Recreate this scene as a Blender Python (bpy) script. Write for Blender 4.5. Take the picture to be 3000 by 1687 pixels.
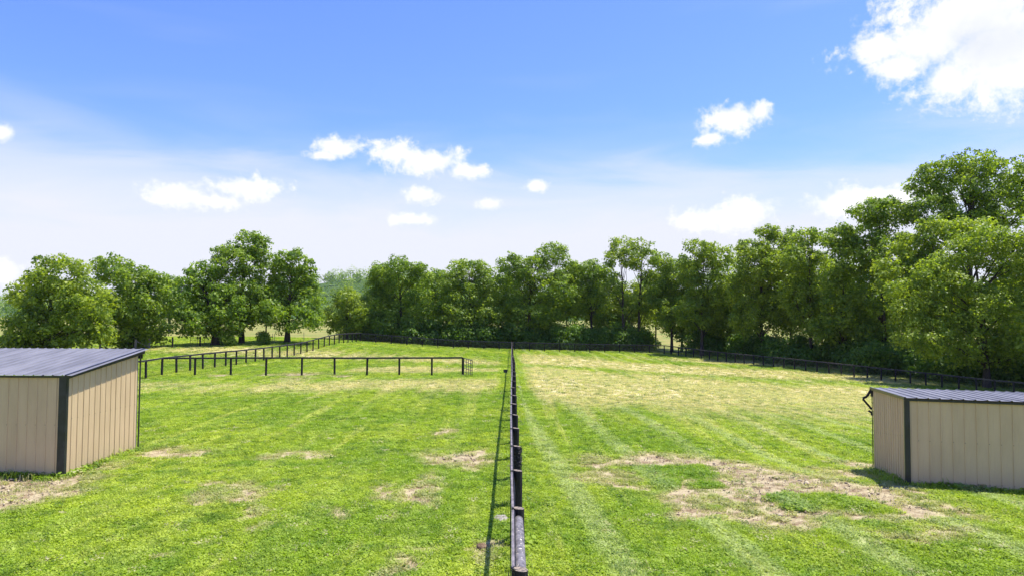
import bpy, math, random
import numpy as np
from mathutils import Vector, Matrix

# ------------------------------------------------------------------ scene, camera, sky, sun
scene = bpy.context.scene
for o in list(bpy.data.objects):
    bpy.data.objects.remove(o, do_unlink=True)
COL = scene.collection
random.seed(7)
RNG = np.random.default_rng(11)

CAM_H = 4.2
PITCH = math.radians(2.33)
ROLL = math.radians(0.3)
FPX = 2000.0            # focal length in pixels of the 3000 px wide photograph (24 mm equivalent)
cd = bpy.data.cameras.new('camera')
cam = bpy.data.objects.new('camera', cd)
COL.objects.link(cam)
cd.sensor_width = 36.0
cd.lens = 24.0
cd.clip_start = 0.1
cd.clip_end = 8000
CAM_M = Matrix.Rotation(math.radians(90) + PITCH, 3, 'X') @ Matrix.Rotation(ROLL, 3, 'Z')
cam.matrix_world = Matrix.Translation((0, 0, CAM_H)) @ CAM_M.to_4x4()
scene.camera = cam

SUN_DIR = Vector((0.345, 0.13, 1.0)).normalized()
SUN_EL = math.asin(SUN_DIR.z)
SUN_AZ = math.atan2(SUN_DIR.x, SUN_DIR.y)      # clockwise from +Y

scene.render.engine = 'CYCLES'
scene.view_settings.view_transform = 'Standard'
scene.view_settings.look = 'None'
scene.view_settings.gamma = 1.0
scene.view_settings.use_curve_mapping = False
scene.view_settings.exposure = 0.80

sd = bpy.data.lights.new('sun', 'SUN')
sd.energy = 4.6
sd.angle = math.radians(0.53)
sd.color = (1.0, 0.96, 0.88)
sun = bpy.data.objects.new('sun', sd)
COL.objects.link(sun)
sun.rotation_euler = SUN_DIR.to_track_quat('Z', 'Y').to_euler()
sun.location = (0, 0, 60)


def ray(px, py):
    d = CAM_M @ Vector(((px - 1500) / FPX, -(py - 843.5) / FPX, -1.0))
    return d


def W(px, py, Y):
    """world point at distance Y seen at photo pixel (px, py) - used to measure the place"""
    d = ray(px, py)
    t = Y / d.y
    return Vector((d.x * t, Y, CAM_H + d.z * t))


def D(px, py, Y):      # the same with pixels of a 2576 px wide copy of the photo
    return W(px * 1.16460, py * 1.16460, Y)


# ------------------------------------------------------------------ node helpers
class NT:
    def __init__(s, tree):
        s.t = tree
        s.n = tree.nodes
        s.l = tree.links

    def add(s, typ, ins=None, **kw):
        n = s.n.new(typ)
        for k, v in kw.items():
            setattr(n, k, v)
        if ins:
            for k, v in ins.items():
                if isinstance(v, bpy.types.NodeSocket):
                    s.l.new(v, n.inputs[k])
                else:
                    n.inputs[k].default_value = v
        return n

    def m(s, op, a, b=0.0, c=0.0, clamp=False):
        n = s.add('ShaderNodeMath', {0: a, 1: b, 2: c}, operation=op)
        n.use_clamp = clamp
        return n.outputs[0]

    def v(s, op, a, b=(0, 0, 0)):
        n = s.add('ShaderNodeVectorMath', {0: a, 1: b}, operation=op)
        return n.outputs['Value'] if op in ('LENGTH', 'DOT_PRODUCT') else n.outputs[0]

    def mix(s, f, a, b, blend='MIX'):
        n = s.add('ShaderNodeMix', data_type='RGBA', blend_type=blend)
        for i, x in ((0, f), (6, a), (7, b)):
            if isinstance(x, bpy.types.NodeSocket):
                s.l.new(x, n.inputs[i])
            elif i == 0:
                n.inputs[0].default_value = x
            else:
                n.inputs[i].default_value = (*x[:3], 1)
        return n.outputs[2]

    def ss(s, x, lo, hi, a=0.0, b=1.0):
        n = s.add('ShaderNodeMapRange', {0: x, 1: lo, 2: hi, 3: a, 4: b}, interpolation_type='SMOOTHSTEP')
        return n.outputs[0]

    def noise(s, vec, scale, detail=4.0, rough=0.55, dist=0.0):
        n = s.add('ShaderNodeTexNoise', {'Scale': scale, 'Detail': detail, 'Roughness': rough, 'Distortion': dist})
        if vec is not None:
            s.l.new(vec, n.inputs['Vector'])
        return n.outputs[0]

    def scalev(s, vec, sc):
        return s.v('MULTIPLY', vec, sc)


def new_mat(name):
    m = bpy.data.materials.new(name)
    m.use_nodes = True
    nt = NT(m.node_tree)
    b = m.node_tree.nodes['Principled BSDF']
    b.inputs['Roughness'].default_value = 0.8
    return m, nt, b


# ------------------------------------------------------------------ world
world = bpy.data.worlds.new('World')
scene.world = world
world.use_nodes = True
wt = NT(world.node_tree)
bg = world.node_tree.nodes['Background']
tc = wt.add('ShaderNodeTexCoord').outputs['Generated']
dirn = wt.add('ShaderNodeVectorMath', {0: tc}, operation='NORMALIZE').outputs[0]
sep = wt.add('ShaderNodeSeparateXYZ', {0: dirn})
az = wt.m('ARCTAN2', sep.outputs[0], sep.outputs[1])
el = wt.m('ARCSINE', sep.outputs[2])
azel = wt.add('ShaderNodeCombineXYZ', {0: az, 1: el, 2: 0.0}).outputs[0]
sky = wt.add('ShaderNodeTexSky', sky_type='NISHITA', sun_disc=False)
sky.sun_elevation = SUN_EL
sky.sun_rotation = SUN_AZ
sky.air_density = 1.0
sky.dust_density = 0.6
sky.ozone_density = 1.0
SKY_STRENGTH = 0.13
skyc = wt.mix(1.0, sky.outputs[0], (0.53, 0.67, 1.40), 'MULTIPLY')

lumps = [  # (x, y, rx, ry) measured in the 2576 px copy, turned into directions
    (2460, 40, 165, 85), (2340, 110, 120, 65), (2500, 120, 160, 90), (2215, 125, 90, 36), (2385, 200, 70, 50), (2530, 185, 110, 55), (2260, 165, 80, 36),
    (1850, 298, 75, 32), (1785, 350, 34, 20), (1912, 282, 34, 22),
    (850, 375, 60, 26), (820, 392, 40, 14),
    (1000, 385, 72, 28), (1080, 408, 100, 32), (1170, 430, 62, 22),
    (450, 492, 78, 26), (540, 508, 60, 16), (628, 474, 76, 26),
    (1062, 491, 46, 17), (1228, 513, 34, 14), (1030, 552, 62, 15), (1350, 468, 34, 13),
    (1850, 545, 110, 34), (1890, 528, 62, 26), (1760, 560, 60, 20),
    (2130, 515, 110, 34), (2240, 500, 110, 34),
    (2, 335, 32, 22), (0, 690, 60, 28)]
dmin = None


def lump(a0, e0, ra, re):
    global dmin
    d = wt.v('LENGTH', wt.v('MULTIPLY', wt.v('SUBTRACT', azel, (a0, e0, 0)), (1 / ra, 1 / re, 0)))
    dmin = d if dmin is None else wt.m('SMOOTH_MIN', dmin, d, 0.25)


for (x, y, rx, ry) in lumps:
    d = ray(x * 1.1646, y * 1.1646).normalized()
    k = 1.1646 / FPX
    lump(math.atan2(d.x, d.y), math.asin(d.z), rx * k * 1.02, ry * k * 1.15)
for i in range(16):           # the same sort of clouds go on all round
    a0 = 0.85 + (i + random.random() * .5) * (2 * math.pi - 1.7) / 16
    if a0 > math.pi: a0 -= 2 * math.pi
    lump(a0, random.uniform(.12, .6), random.uniform(.05, .13), random.uniform(.02, .045))
n1 = wt.noise(azel, 17.0, 8.0, 0.66, 0.4)
n2 = wt.noise(azel, 60.0, 5.0, 0.65)
pert = wt.m('MULTIPLY_ADD', wt.m('SUBTRACT', n1, 0.5), 3.0, wt.m('MULTIPLY', wt.m('SUBTRACT', n2, 0.5), 2.0))
pert = wt.m('MULTIPLY', pert, wt.ss(dmin, 0.0, 0.95, 0.12, 1.0))
dd = wt.m('ADD', dmin, pert)
cmask = wt.ss(dd, 1.22, 0.22)
# thin veil of cirrus, thicker towards the horizon, with a soft streaky upper edge
veil_n = wt.noise(wt.scalev(azel, (2.2, 9.0, 1)), 1.6, 5.0, 0.55, 0.6)
el_v = wt.m('ADD', el, wt.m('MULTIPLY', wt.m('SUBTRACT', veil_n, 0.5), 0.15))
veil = wt.m('MULTIPLY', wt.ss(el_v, 0.30, 0.03), 0.95)
edge = wt.m('MULTIPLY', wt.ss(el_v, 0.238, 0.185), 0.55)
veil = wt.m('ADD', veil, wt.m('MULTIPLY', edge, 0.5), clamp=True)
# long faint streak on the left
streak = wt.noise(wt.scalev(wt.v('ADD', azel, (0, 0, 0)), (1.6, 14.0, 1)), 1.0, 3.0, 0.5, 0.4)
streak = wt.m('MULTIPLY', wt.ss(streak, 0.54, 0.75), 0.14)
veil = wt.m('MAXIMUM', veil, streak)
VE = 0.54 / SKY_STRENGTH
ra_ = ray(-60 * 1.1646, 215 * 1.1646).normalized()
rb_ = ray(560 * 1.1646, 395 * 1.1646).normalized()
pa_ = Vector((math.atan2(ra_.x, ra_.y), math.asin(ra_.z), 0))
pb_ = Vector((math.atan2(rb_.x, rb_.y), math.asin(rb_.z), 0))
dl_ = (pb_ - pa_).normalized()
off_ = wt.v('DOT_PRODUCT', wt.v('SUBTRACT', azel, tuple(pa_)), (-dl_.y, dl_.x, 0))
alo_ = wt.v('DOT_PRODUCT', wt.v('SUBTRACT', azel, tuple(pa_)), tuple(dl_))
off_ = wt.m('ADD', wt.m('ADD', off_, wt.m('MULTIPLY', wt.m('MULTIPLY', alo_, wt.m('SUBTRACT', alo_, .3)), -.35)), wt.m('MULTIPLY', wt.m('SUBTRACT', veil_n, .5), .03))
band_ = wt.m('MULTIPLY', wt.ss(wt.m('ABSOLUTE', off_), .028, .0), wt.ss(wt.m('ABSOLUTE', wt.m('SUBTRACT', alo_, .12)), .26, .05))
veil = wt.m('ADD', veil, wt.m('MULTIPLY', band_, .12), clamp=True)
skyv = wt.mix(veil, skyc, (VE * 0.93, VE * 0.96, VE * 1.07))
rc_ = ray(2500 * 1.1646, 95 * 1.1646).normalized()
core = wt.v('LENGTH', wt.v('MULTIPLY', wt.v('SUBTRACT', azel, (math.atan2(rc_.x, rc_.y), math.asin(rc_.z), 0)), (1 / .085, 1 / .05, 0)))
shade = wt.m('SUBTRACT', wt.ss(wt.noise(azel, 13.0, 5.0, .6), 0.30, 0.50, .72, 1.0), wt.m('MULTIPLY', wt.ss(core, 1.25, 0.1), wt.ss(wt.noise(azel, 11.0, 4.0, .55), .62, .38, .2, .75)), clamp=True)
CE = 0.64 / SKY_STRENGTH
cloudc = wt.mix(shade, (CE * 0.74, CE * 0.78, CE * 0.86), (CE, CE, CE * 1.01))
skyf = wt.mix(cmask, skyv, cloudc)
wt.l.new(skyf, bg.inputs['Color'])
bg.inputs['Strength'].default_value = SKY_STRENGTH


# ------------------------------------------------------------------ object helpers
def tag(o, label=None, cat=None, group=None, kind=None):
    if label: o['label'] = label
    if cat: o['category'] = cat
    if group: o['group'] = group
    if kind: o['kind'] = kind
    return o


def empty(name, loc, label=None, cat=None, group=None, rz=0.0):
    o = bpy.data.objects.new(name, None)
    COL.objects.link(o)
    o.location = loc
    o.rotation_euler = (0, 0, rz)
    o.empty_display_size = 0.3
    return tag(o, label, cat, group)


def obj(name, mesh, mat=None, parent=None, loc=None, rot=None, scale=None, kind=None):
    """link a mesh as one object; coordinates are world coordinates when the parent sits at an offset"""
    o = bpy.data.objects.new(name, mesh)
    COL.objects.link(o)
    if mat is not None and len(mesh.materials) == 0:
        for m in (mat if isinstance(mat, (list, tuple)) else [mat]):
            mesh.materials.append(m)
    if loc is not None: o.location = loc
    if rot is not None: o.rotation_euler = rot
    if scale is not None: o.scale = scale
    if parent is not None:
        o.parent = parent
        pm = Matrix.LocRotScale(parent.location, parent.rotation_euler, parent.scale)
        q = parent
        while q.parent:
            q = q.parent
        o.matrix_parent_inverse = pm.inverted() if parent.parent is None else Matrix.Identity(4)
    if kind: o['kind'] = kind
    return o


def np_mesh(name, verts, faces, smooth=False, mat_idx=None):
    me = bpy.data.meshes.new(name)
    verts = np.asarray(verts, dtype=np.float32).reshape(-1, 3)
    faces = np.asarray(faces, dtype=np.int32)
    nf, k = faces.shape
    me.vertices.add(len(verts))
    me.vertices.foreach_set('co', verts.ravel())
    me.loops.add(nf * k)
    me.loops.foreach_set('vertex_index', faces.ravel())
    me.polygons.add(nf)
    me.polygons.foreach_set('loop_start', np.arange(0, nf * k, k, dtype=np.int32))
    me.polygons.foreach_set('loop_total', np.full(nf, k, dtype=np.int32))
    if mat_idx is not None:
        me.polygons.foreach_set('material_index', np.asarray(mat_idx, dtype=np.int32))
    me.update(calc_edges=True)
    if smooth:
        me.polygons.foreach_set('use_smooth', np.ones(nf, dtype=bool))
    return me


class MB:
    """collects simple shapes into one mesh"""

    def __init__(s):
        s.v = []
        s.f = []
        s.mi = []

    def quad(s, a, b, c, d, mi=0):
        i = len(s.v)
        s.v += [a, b, c, d]
        s.f.append((i, i + 1, i + 2, i + 3))
        s.mi.append(mi)

    def hexa(s, p, mi=0):
        """8 corners: bottom 0-3 counter-clockwise, top 4-7"""
        i = len(s.v)
        s.v += [tuple(q) for q in p]
        for f in ((3, 2, 1, 0), (4, 5, 6, 7), (0, 1, 5, 4), (1, 2, 6, 5), (2, 3, 7, 6), (3, 0, 4, 7)):
            s.f.append(tuple(i + k for k in f))
            s.mi.append(mi)

    def box(s, x0, x1, y0, y1, z0, z1, mi=0):
        s.hexa([(x0, y0, z0), (x1, y0, z0), (x1, y1, z0), (x0, y1, z0),
                (x0, y0, z1), (x1, y0, z1), (x1, y1, z1), (x0, y1, z1)], mi)

    def tube(s, pts, radii, n=8, mi=0, cap=True, cap_mi=None, tilt=0.0):
        pts = [Vector(p) for p in pts]
        base = len(s.v)
        up = Vector((0, 0, 1))
        for k, p in enumerate(pts):
            d = (pts[min(k + 1, len(pts) - 1)] - pts[max(k - 1, 0)]).normalized()
            ref = up if abs(d.z) < 0.95 else Vector((0, 1, 0))
            a = d.cross(ref).normalized()
            b = d.cross(a).normalized()
            r = radii[k] if isinstance(radii, (list, tuple)) else radii
            for j in range(n):
                t = 2 * math.pi * j / n
                q = p + a * (math.cos(t) * r) + b * (math.sin(t) * r)
                if tilt and k == len(pts) - 1:
                    q.z += tilt * math.cos(t) * r
                s.v.append(tuple(q))
        for k in range(len(pts) - 1):
            for j in range(n):
                j2 = (j + 1) % n
                s.f.append((base + k * n + j, base + k * n + j2, base + (k + 1) * n + j2, base + (k + 1) * n + j))
                s.mi.append(mi)
        if cap:
            for k in (0, len(pts) - 1):
                c = len(s.v)
                ring = [Vector(s.v[base + k * n + j]) for j in range(n)]
                s.v.append(tuple(sum(ring, Vector()) / n))
                for j in range(n):
                    j2 = (j + 1) % n
                    s.f.append((base + k * n + j, base + k * n + j2, c))
                    s.mi.append(cap_mi if (cap_mi is not None and k > 0) else mi)

    def mesh(s, name, smooth=False):
        me = bpy.data.meshes.new(name)
        me.from_pydata(s.v, [], s.f)
        me.polygons.foreach_set('material_index', s.mi)
        if smooth:
            me.polygons.foreach_set('use_smooth', [True] * len(s.f))
        me.update()
        return me


# ------------------------------------------------------------------ terrain
ctrl = []
for x in (-14, -7, 0, 6):
    for y in (6, 12, 18, 26):
        ctrl.append((x, y, 0.0))
for q in ((427, 1108.7, 49), (478, 1100, 51), (1362, 1099, 50), (900, 1099.5, 50.5),
          (753, 1062, 66), (904, 1034, 80), (1055, 1001, 102), (505, 1018, 80), (293, 1026, 79), (632, 1011, 84), (708, 1008, 86), (840, 1004, 88),
          (1674, 1026, 108), (1500, 1024, 106), (1948, 1036, 105), (2121, 1060, 94), (2368, 1084, 83.5), (2588, 1114, 73.7), (2750, 1134, 68.5), (1300, 1018, 104),
          (2900, 1152, 64.5), (2655, 1419, 17), (2561, 1383, 20.6), (3000, 1444, 16.3), (3000, 1395, 19.5), (2300, 1145, 58), (1800, 1110, 58),
          (1500, 1095, 50)):
    p = W(*q)
    ctrl.append((p.x, p.y, p.z))
ctrl = np.array(ctrl)


def _phi(r2):
    return 0.5 * r2 * np.log(np.maximum(r2, 1e-9))


_n = len(ctrl)
_P = np.c_[np.ones(_n), ctrl[:, :2] / 50.0]
_r2 = ((ctrl[:, None, :2] / 50 - ctrl[None, :, :2] / 50) ** 2).sum(-1)
_A = np.zeros((_n + 3, _n + 3))
_A[:_n, :_n] = _phi(_r2) + np.eye(_n) * 1e-4
_A[:_n, _n:] = _P
_A[_n:, :_n] = _P.T
_sol = np.linalg.solve(_A, np.r_[ctrl[:, 2], 0, 0, 0])


def sstep(x, a, b):
    t = np.clip((x - a) / (b - a), 0, 1)
    return t * t * (3 - 2 * t)


def terrain(x, y):
    x = np.asarray(x, dtype=float)
    y = np.asarray(y, dtype=float)
    sh = np.broadcast(x, y).shape
    xf = np.broadcast_to(x, sh).ravel()
    yf = np.broadcast_to(y, sh).ravel()
    z = np.empty(len(xf))
    xc = np.clip(xf, -55, 60) / 50
    yc = np.clip(yf, 2, 118) / 50
    for i in range(0, len(xf), 20000):
        s = slice(i, i + 20000)
        r2 = (xc[s, None] - ctrl[None, :, 0] / 50) ** 2 + (yc[s, None] - ctrl[None, :, 1] / 50) ** 2
        z[s] = _phi(r2) @ _sol[:_n] + _sol[_n] + _sol[_n + 1] * xc[s] + _sol[_n + 2] * yc[s]
    out = np.maximum(np.maximum(-55 - xf, xf - 60), np.maximum(2 - yf, yf - 118))
    w = sstep(out, 0, 90)
    z = z * (1 - w) + (0.6 + 1.0 * sstep(yf, 150, 420)) * w
    # wooded hills in the far distance
    z += 40 * np.exp(-(((xf + 170) / 150) ** 2 + ((yf - 800) / 140) ** 2))
    z += 24 * np.exp(-(((xf - 120) / 300) ** 2 + ((yf - 900) / 130) ** 2))
    z += 20 * np.exp(-(((xf + 560) / 200) ** 2 + ((yf - 900) / 160) ** 2))
    z += 18 * np.exp(-(((xf - 600) / 260) ** 2 + ((yf - 800) / 160) ** 2))
    return z.reshape(sh)


def tz(x, y):
    return float(terrain(np.array([x]), np.array([y]))[0])


def vnoise(x, y, seed, scale):
    """cheap smooth value noise for masks"""
    r = np.random.default_rng(seed)
    g = r.random((256, 256))
    u = x / scale
    v = y / scale
    i = np.floor(u).astype(int)
    j = np.floor(v).astype(int)
    fu = u - i
    fv = v - j
    fu = fu * fu * (3 - 2 * fu)
    fv = fv * fv * (3 - 2 * fv)
    a = g[i % 256, j % 256]
    b = g[(i + 1) % 256, j % 256]
    c = g[i % 256, (j + 1) % 256]
    d = g[(i + 1) % 256, (j + 1) % 256]
    return (a * (1 - fu) + b * fu) * (1 - fv) + (c * (1 - fu) + d * fu) * fv


def ground_hit(px, py):
    d = ray(px, py)
    t = 4.2 / -d.z
    for _ in range(8):
        p = Vector((d.x * t, d.y * t, 0))
        t = (tz(p.x, p.y) - CAM_H) / d.z
    return Vector((d.x * t, d.y * t, CAM_H + d.z * t))


# bare soil: (photo px x, y, half width px, half height px, strength)
def c8(x, y, rx, ry, s):
    return (1650 + x * .4658, 1300 + y * .4658, rx * .4658, ry * .4658, s)


def c7(x, y, rx, ry, s):
    return (400 + x * .427, 1180 + y * .427, rx * .36, ry * .36, s * .85)


soil = [c8(250, 125, 110, 22, .8), c8(400, 115, 90, 18, .8), c8(560, 105, 110, 20, .9), c8(830, 112, 130, 22, .95), c8(990, 150, 110, 28, 1),
        c8(1150, 180, 110, 36, 1), c8(1180, 260, 150, 62, 1.1), c8(1300, 215, 130, 40, 1.1), c8(1380, 290, 160, 50, 1.05), c8(1500, 240, 130, 40, 1),
        c8(1640, 275, 130, 32, 1), c8(1800, 290, 150, 34, 1), c8(1960, 320, 110, 34, 1), c8(2080, 370, 90, 40, 1), c8(1780, 245, 60, 22, .9),
        c8(2060, 440, 110, 22, .8), c8(1780, 472, 200, 18, .85), c8(1560, 462, 110, 22, 1), c8(1400, 430, 130, 26, .95), c8(1300, 385, 90, 22, .8),
        c8(1180, 340, 90, 28, .9), c8(1340, 490, 110, 30, .85), c8(1580, 540, 80, 14, .6), c8(780, 310, 120, 24, .8), c8(800, 245, 60, 30, .7),
        c8(740, 360, 90, 22, .75), c8(780, 410, 70, 26, .85), c8(990, 400, 120, 22, .7), c8(1150, 455, 80, 20, .7), c8(350, 250, 110, 14, .65),
        c8(300, 195, 90, 14, .6), c8(170, 215, 50, 14, .6), c8(600, 200, 40, 12, .55), c8(900, 290, 120, 14, .6), c8(1890, 150, 70, 14, .8), c8(1780, 190, 70, 12, .7),
        c8(2440, 400, 60, 40, .7), c8(2360, 550, 90, 30, .6), c8(2160, 625, 50, 14, .6), c8(2120, 280, 80, 20, .7), c8(2250, 600, 60, 20, .5),
        c7(170, 335, 75, 22, 1.0), c7(330, 355, 120, 18, .95), c7(2110, 208, 36, 14, .9), c7(2110, 380, 110, 30, 1.0), c7(2290, 375, 90, 36, .95), c7(2360, 325, 30, 12, .7),
        c7(2000, 590, 90, 40, .8), c7(1950, 640, 60, 24, .9), c7(1690, 590, 40, 20, .8), c7(1740, 640, 60, 16, .8), c7(1970, 510, 40, 22, .6),
        c7(640, 590, 60, 22, .7), c7(740, 625, 90, 16, .8), c7(990, 605, 36, 14, .75), c7(860, 640, 50, 12, .7), c7(520, 555, 60, 20, .65),
        c7(420, 660, 80, 30, .7), c7(800, 730, 46, 30, .7), c7(860, 850, 46, 30, .5), c7(1420, 755, 46, 20, .6), c7(1770, 790, 36, 18, .7),
        c7(2010, 1010, 90, 20, .9), c7(1800, 1020, 40, 16, .5), c7(1790, 1140, 60, 36, .9), c7(1870, 1150, 40, 20, .7), c7(1110, 350, 120, 12, .6),
        c7(950, 370, 90, 16, .5), c7(1190, 375, 60, 14, .6), c7(2400, 1040, 70, 60, .6), c7(260, 1000, 60, 16, .35),
        (40, 1420, 90, 26, 1.15), (20, 1450, 90, 30, 1.2), (110, 1425, 70, 22, 1.0), (150, 1440, 40, 16, .9), (0, 1480, 60, 20, .9), (90, 1400, 90, 14, .9), (190, 1402, 30, 8, .6),
        (300, 1360, 60, 8, .45), (860, 1030 + 80, 40, 4, .3), (2540, 1372, 30, 5, .8), (1400, 1607, 10, 6, .8), (1465, 1600, 22, 8, .7),
        (650, 1101, 14, 2, .8), (780, 1100, 14, 2, .8), (1000, 1102, 14, 2, .8), (880, 1097, 40, 3, .6)]
islands = [c8(1700, 370, 200, 52, 1.3), c8(1850, 410, 160, 40, 1.2), c8(1580, 420, 130, 22, 1.1), c8(1370, 345, 80, 22, 1.0), c8(600, 165, 160, 40, 1.0),
           c8(620, 240, 110, 34, 1.0), c8(790, 180, 120, 28, .9), c8(960, 250, 100, 30, .8)]
dryp = []


def to_world(lst):
    out = []
    for (px, py, rx, ry, s) in lst:
        c = ground_hit(px, py)
        e = ground_hit(px + rx, py)
        a = ground_hit(px, py - ry)
        b = ground_hit(px, py + ry)
        out.append((c.x, (a.y + b.y) / 2, max(abs(e.x - c.x), .05), max(abs(a.y - b.y) / 2, .05), s))
    return out


SOIL = to_world(soil)
ISL = to_world(islands)


def blobs(x, y, lst, k=1.85):
    m = np.zeros(len(x))
    for (cx, cy, rx, ry, s) in lst:
        sel = (np.abs(x - cx) < rx * 2 * k) & (np.abs(y - cy) < ry * 2 * k)
        if sel.any():
            d2 = ((x[sel] - cx) / (rx * k)) ** 2 + ((y[sel] - cy) / (ry * k)) ** 2
            m[sel] = np.maximum(m[sel], s * np.exp(-d2 * 1.35))
    return m


def masks(x, y):
    wob = 0.35
    xx = x + (vnoise(x, y, 3, .9) - .5) * wob * 1.6 + (vnoise(x, y, 4, .3) - .5) * wob * .6
    yy = y + (vnoise(x, y, 5, 1.1) - .5) * wob * 3.0 + (vnoise(x, y, 6, .35) - .5) * wob
    so = blobs(xx, yy, SOIL) - blobs(xx, yy, ISL, 1.15) * 1.15
    so = np.clip(so, 0, 1.2)
    isl = np.clip(blobs(xx, yy, ISL, 1.15), 0, 1)
    # dry, straw coloured sward
    n = vnoise(x, y, 21, 9) * .5 + vnoise(x, y, 22, 3.5) * .3 + vnoise(x * 1.0, y * .12, 23, 1.1) * .35
    r = sstep(x, 0.3, 2.0) * sstep(y, 21, 42) * (1 - sstep(y, 92, 101))          # right field, middle distance
    r *= 1 - .8 * sstep(x - (0.42 * y + 8), 0, 10)
    green_band = np.exp(-((y - 76 + x * .25) / 5.0) ** 2) * .75 + np.exp(-((y - 96 + x * .3) / 5.0) ** 2) * sstep(x, 8, 16) * .9
    dry_r = np.clip(r * (1.02 - green_band) * (0.22 + 1.0 * n), 0, 1)
    l1 = (1 - sstep(x, -1.5, -0.2)) * np.exp(-((y - 40.5 + x * .05) / 5.5) ** 2) * (0.15 + .7 * n)   # pale band before the paddock fence
    l2 = (1 - sstep(x, -2.0, -.4)) * np.exp(-((y - 60 - x * .1) / 5.5) ** 2) * sstep(x, -17, -9) * (.5 + .8 * n)
    l3 = (1 - sstep(x, -2.0, -.4)) * np.exp(-((y - 78) / 6) ** 2) * (.25 + .75 * n)
    dry = np.clip(np.maximum.reduce([dry_r, l1, l2, l3 * .8]), 0, 1)
    # hay field beyond the trees
    far = np.maximum(sstep(y, 116, 124), sstep(-x, 24, 27) * sstep(y, 84, 90))
    far = np.maximum(far, 0)
    return so, dry, isl, far


# ---- ground sheet
def axis(parts):
    out = []
    for a, b, st in parts:
        out.append(np.arange(a, b, st))
    return np.concatenate(out)


gx_pos = np.concatenate([np.arange(0, 18, .17), np.arange(18, 60, .7), 60 * 1.16 ** np.arange(0, 27)])
gx = np.concatenate([-gx_pos[:0:-1], gx_pos])
gy = np.concatenate([-np.array([2500, 1500, 900, 500, 300, 180, 110, 70, 45, 30, 20, 12, 6, 2.]), np.arange(2, 9, 1.0), np.arange(9, 32, .17),
                     np.arange(32, 62, .34), np.arange(62, 128, .8), 128 * 1.045 ** np.arange(0, 72)])
GX, GY = np.meshgrid(gx, gy)
gxf, gyf = GX.ravel(), GY.ravel()
gz = terrain(gxf, gyf)
near = 1 - sstep(np.abs(gyf - 15), 20, 60)
gz = gz + near * ((vnoise(gxf, gyf, 8, 2.2) - .5) * .07 + (vnoise(gxf, gyf, 9, .55) - .5) * .03)
gso, gdry, gisl, gfar = masks(gxf, gyf)
gz = gz - .035 * sstep(gso, .3, .9) * near + sstep(gso, .3, .9) * near * (vnoise(gxf, gyf, 10, .25) - .4) * .05
ny, nx = GX.shape
idx = np.arange(nx * ny).reshape(ny, nx)
gf = np.stack([idx[:-1, :-1], idx[:-1, 1:], idx[1:, 1:], idx[1:, :-1]], -1).reshape(-1, 4)
gme = np_mesh('ground', np.c_[gxf, gyf, gz], gf, smooth=True)
for nm, a in (('soil', gso), ('dry', gdry), ('lush', gisl), ('hay', gfar)):
    at = gme.attributes.new(nm, 'FLOAT', 'POINT')
    at.data.foreach_set('value', a.astype(np.float32))


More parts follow.
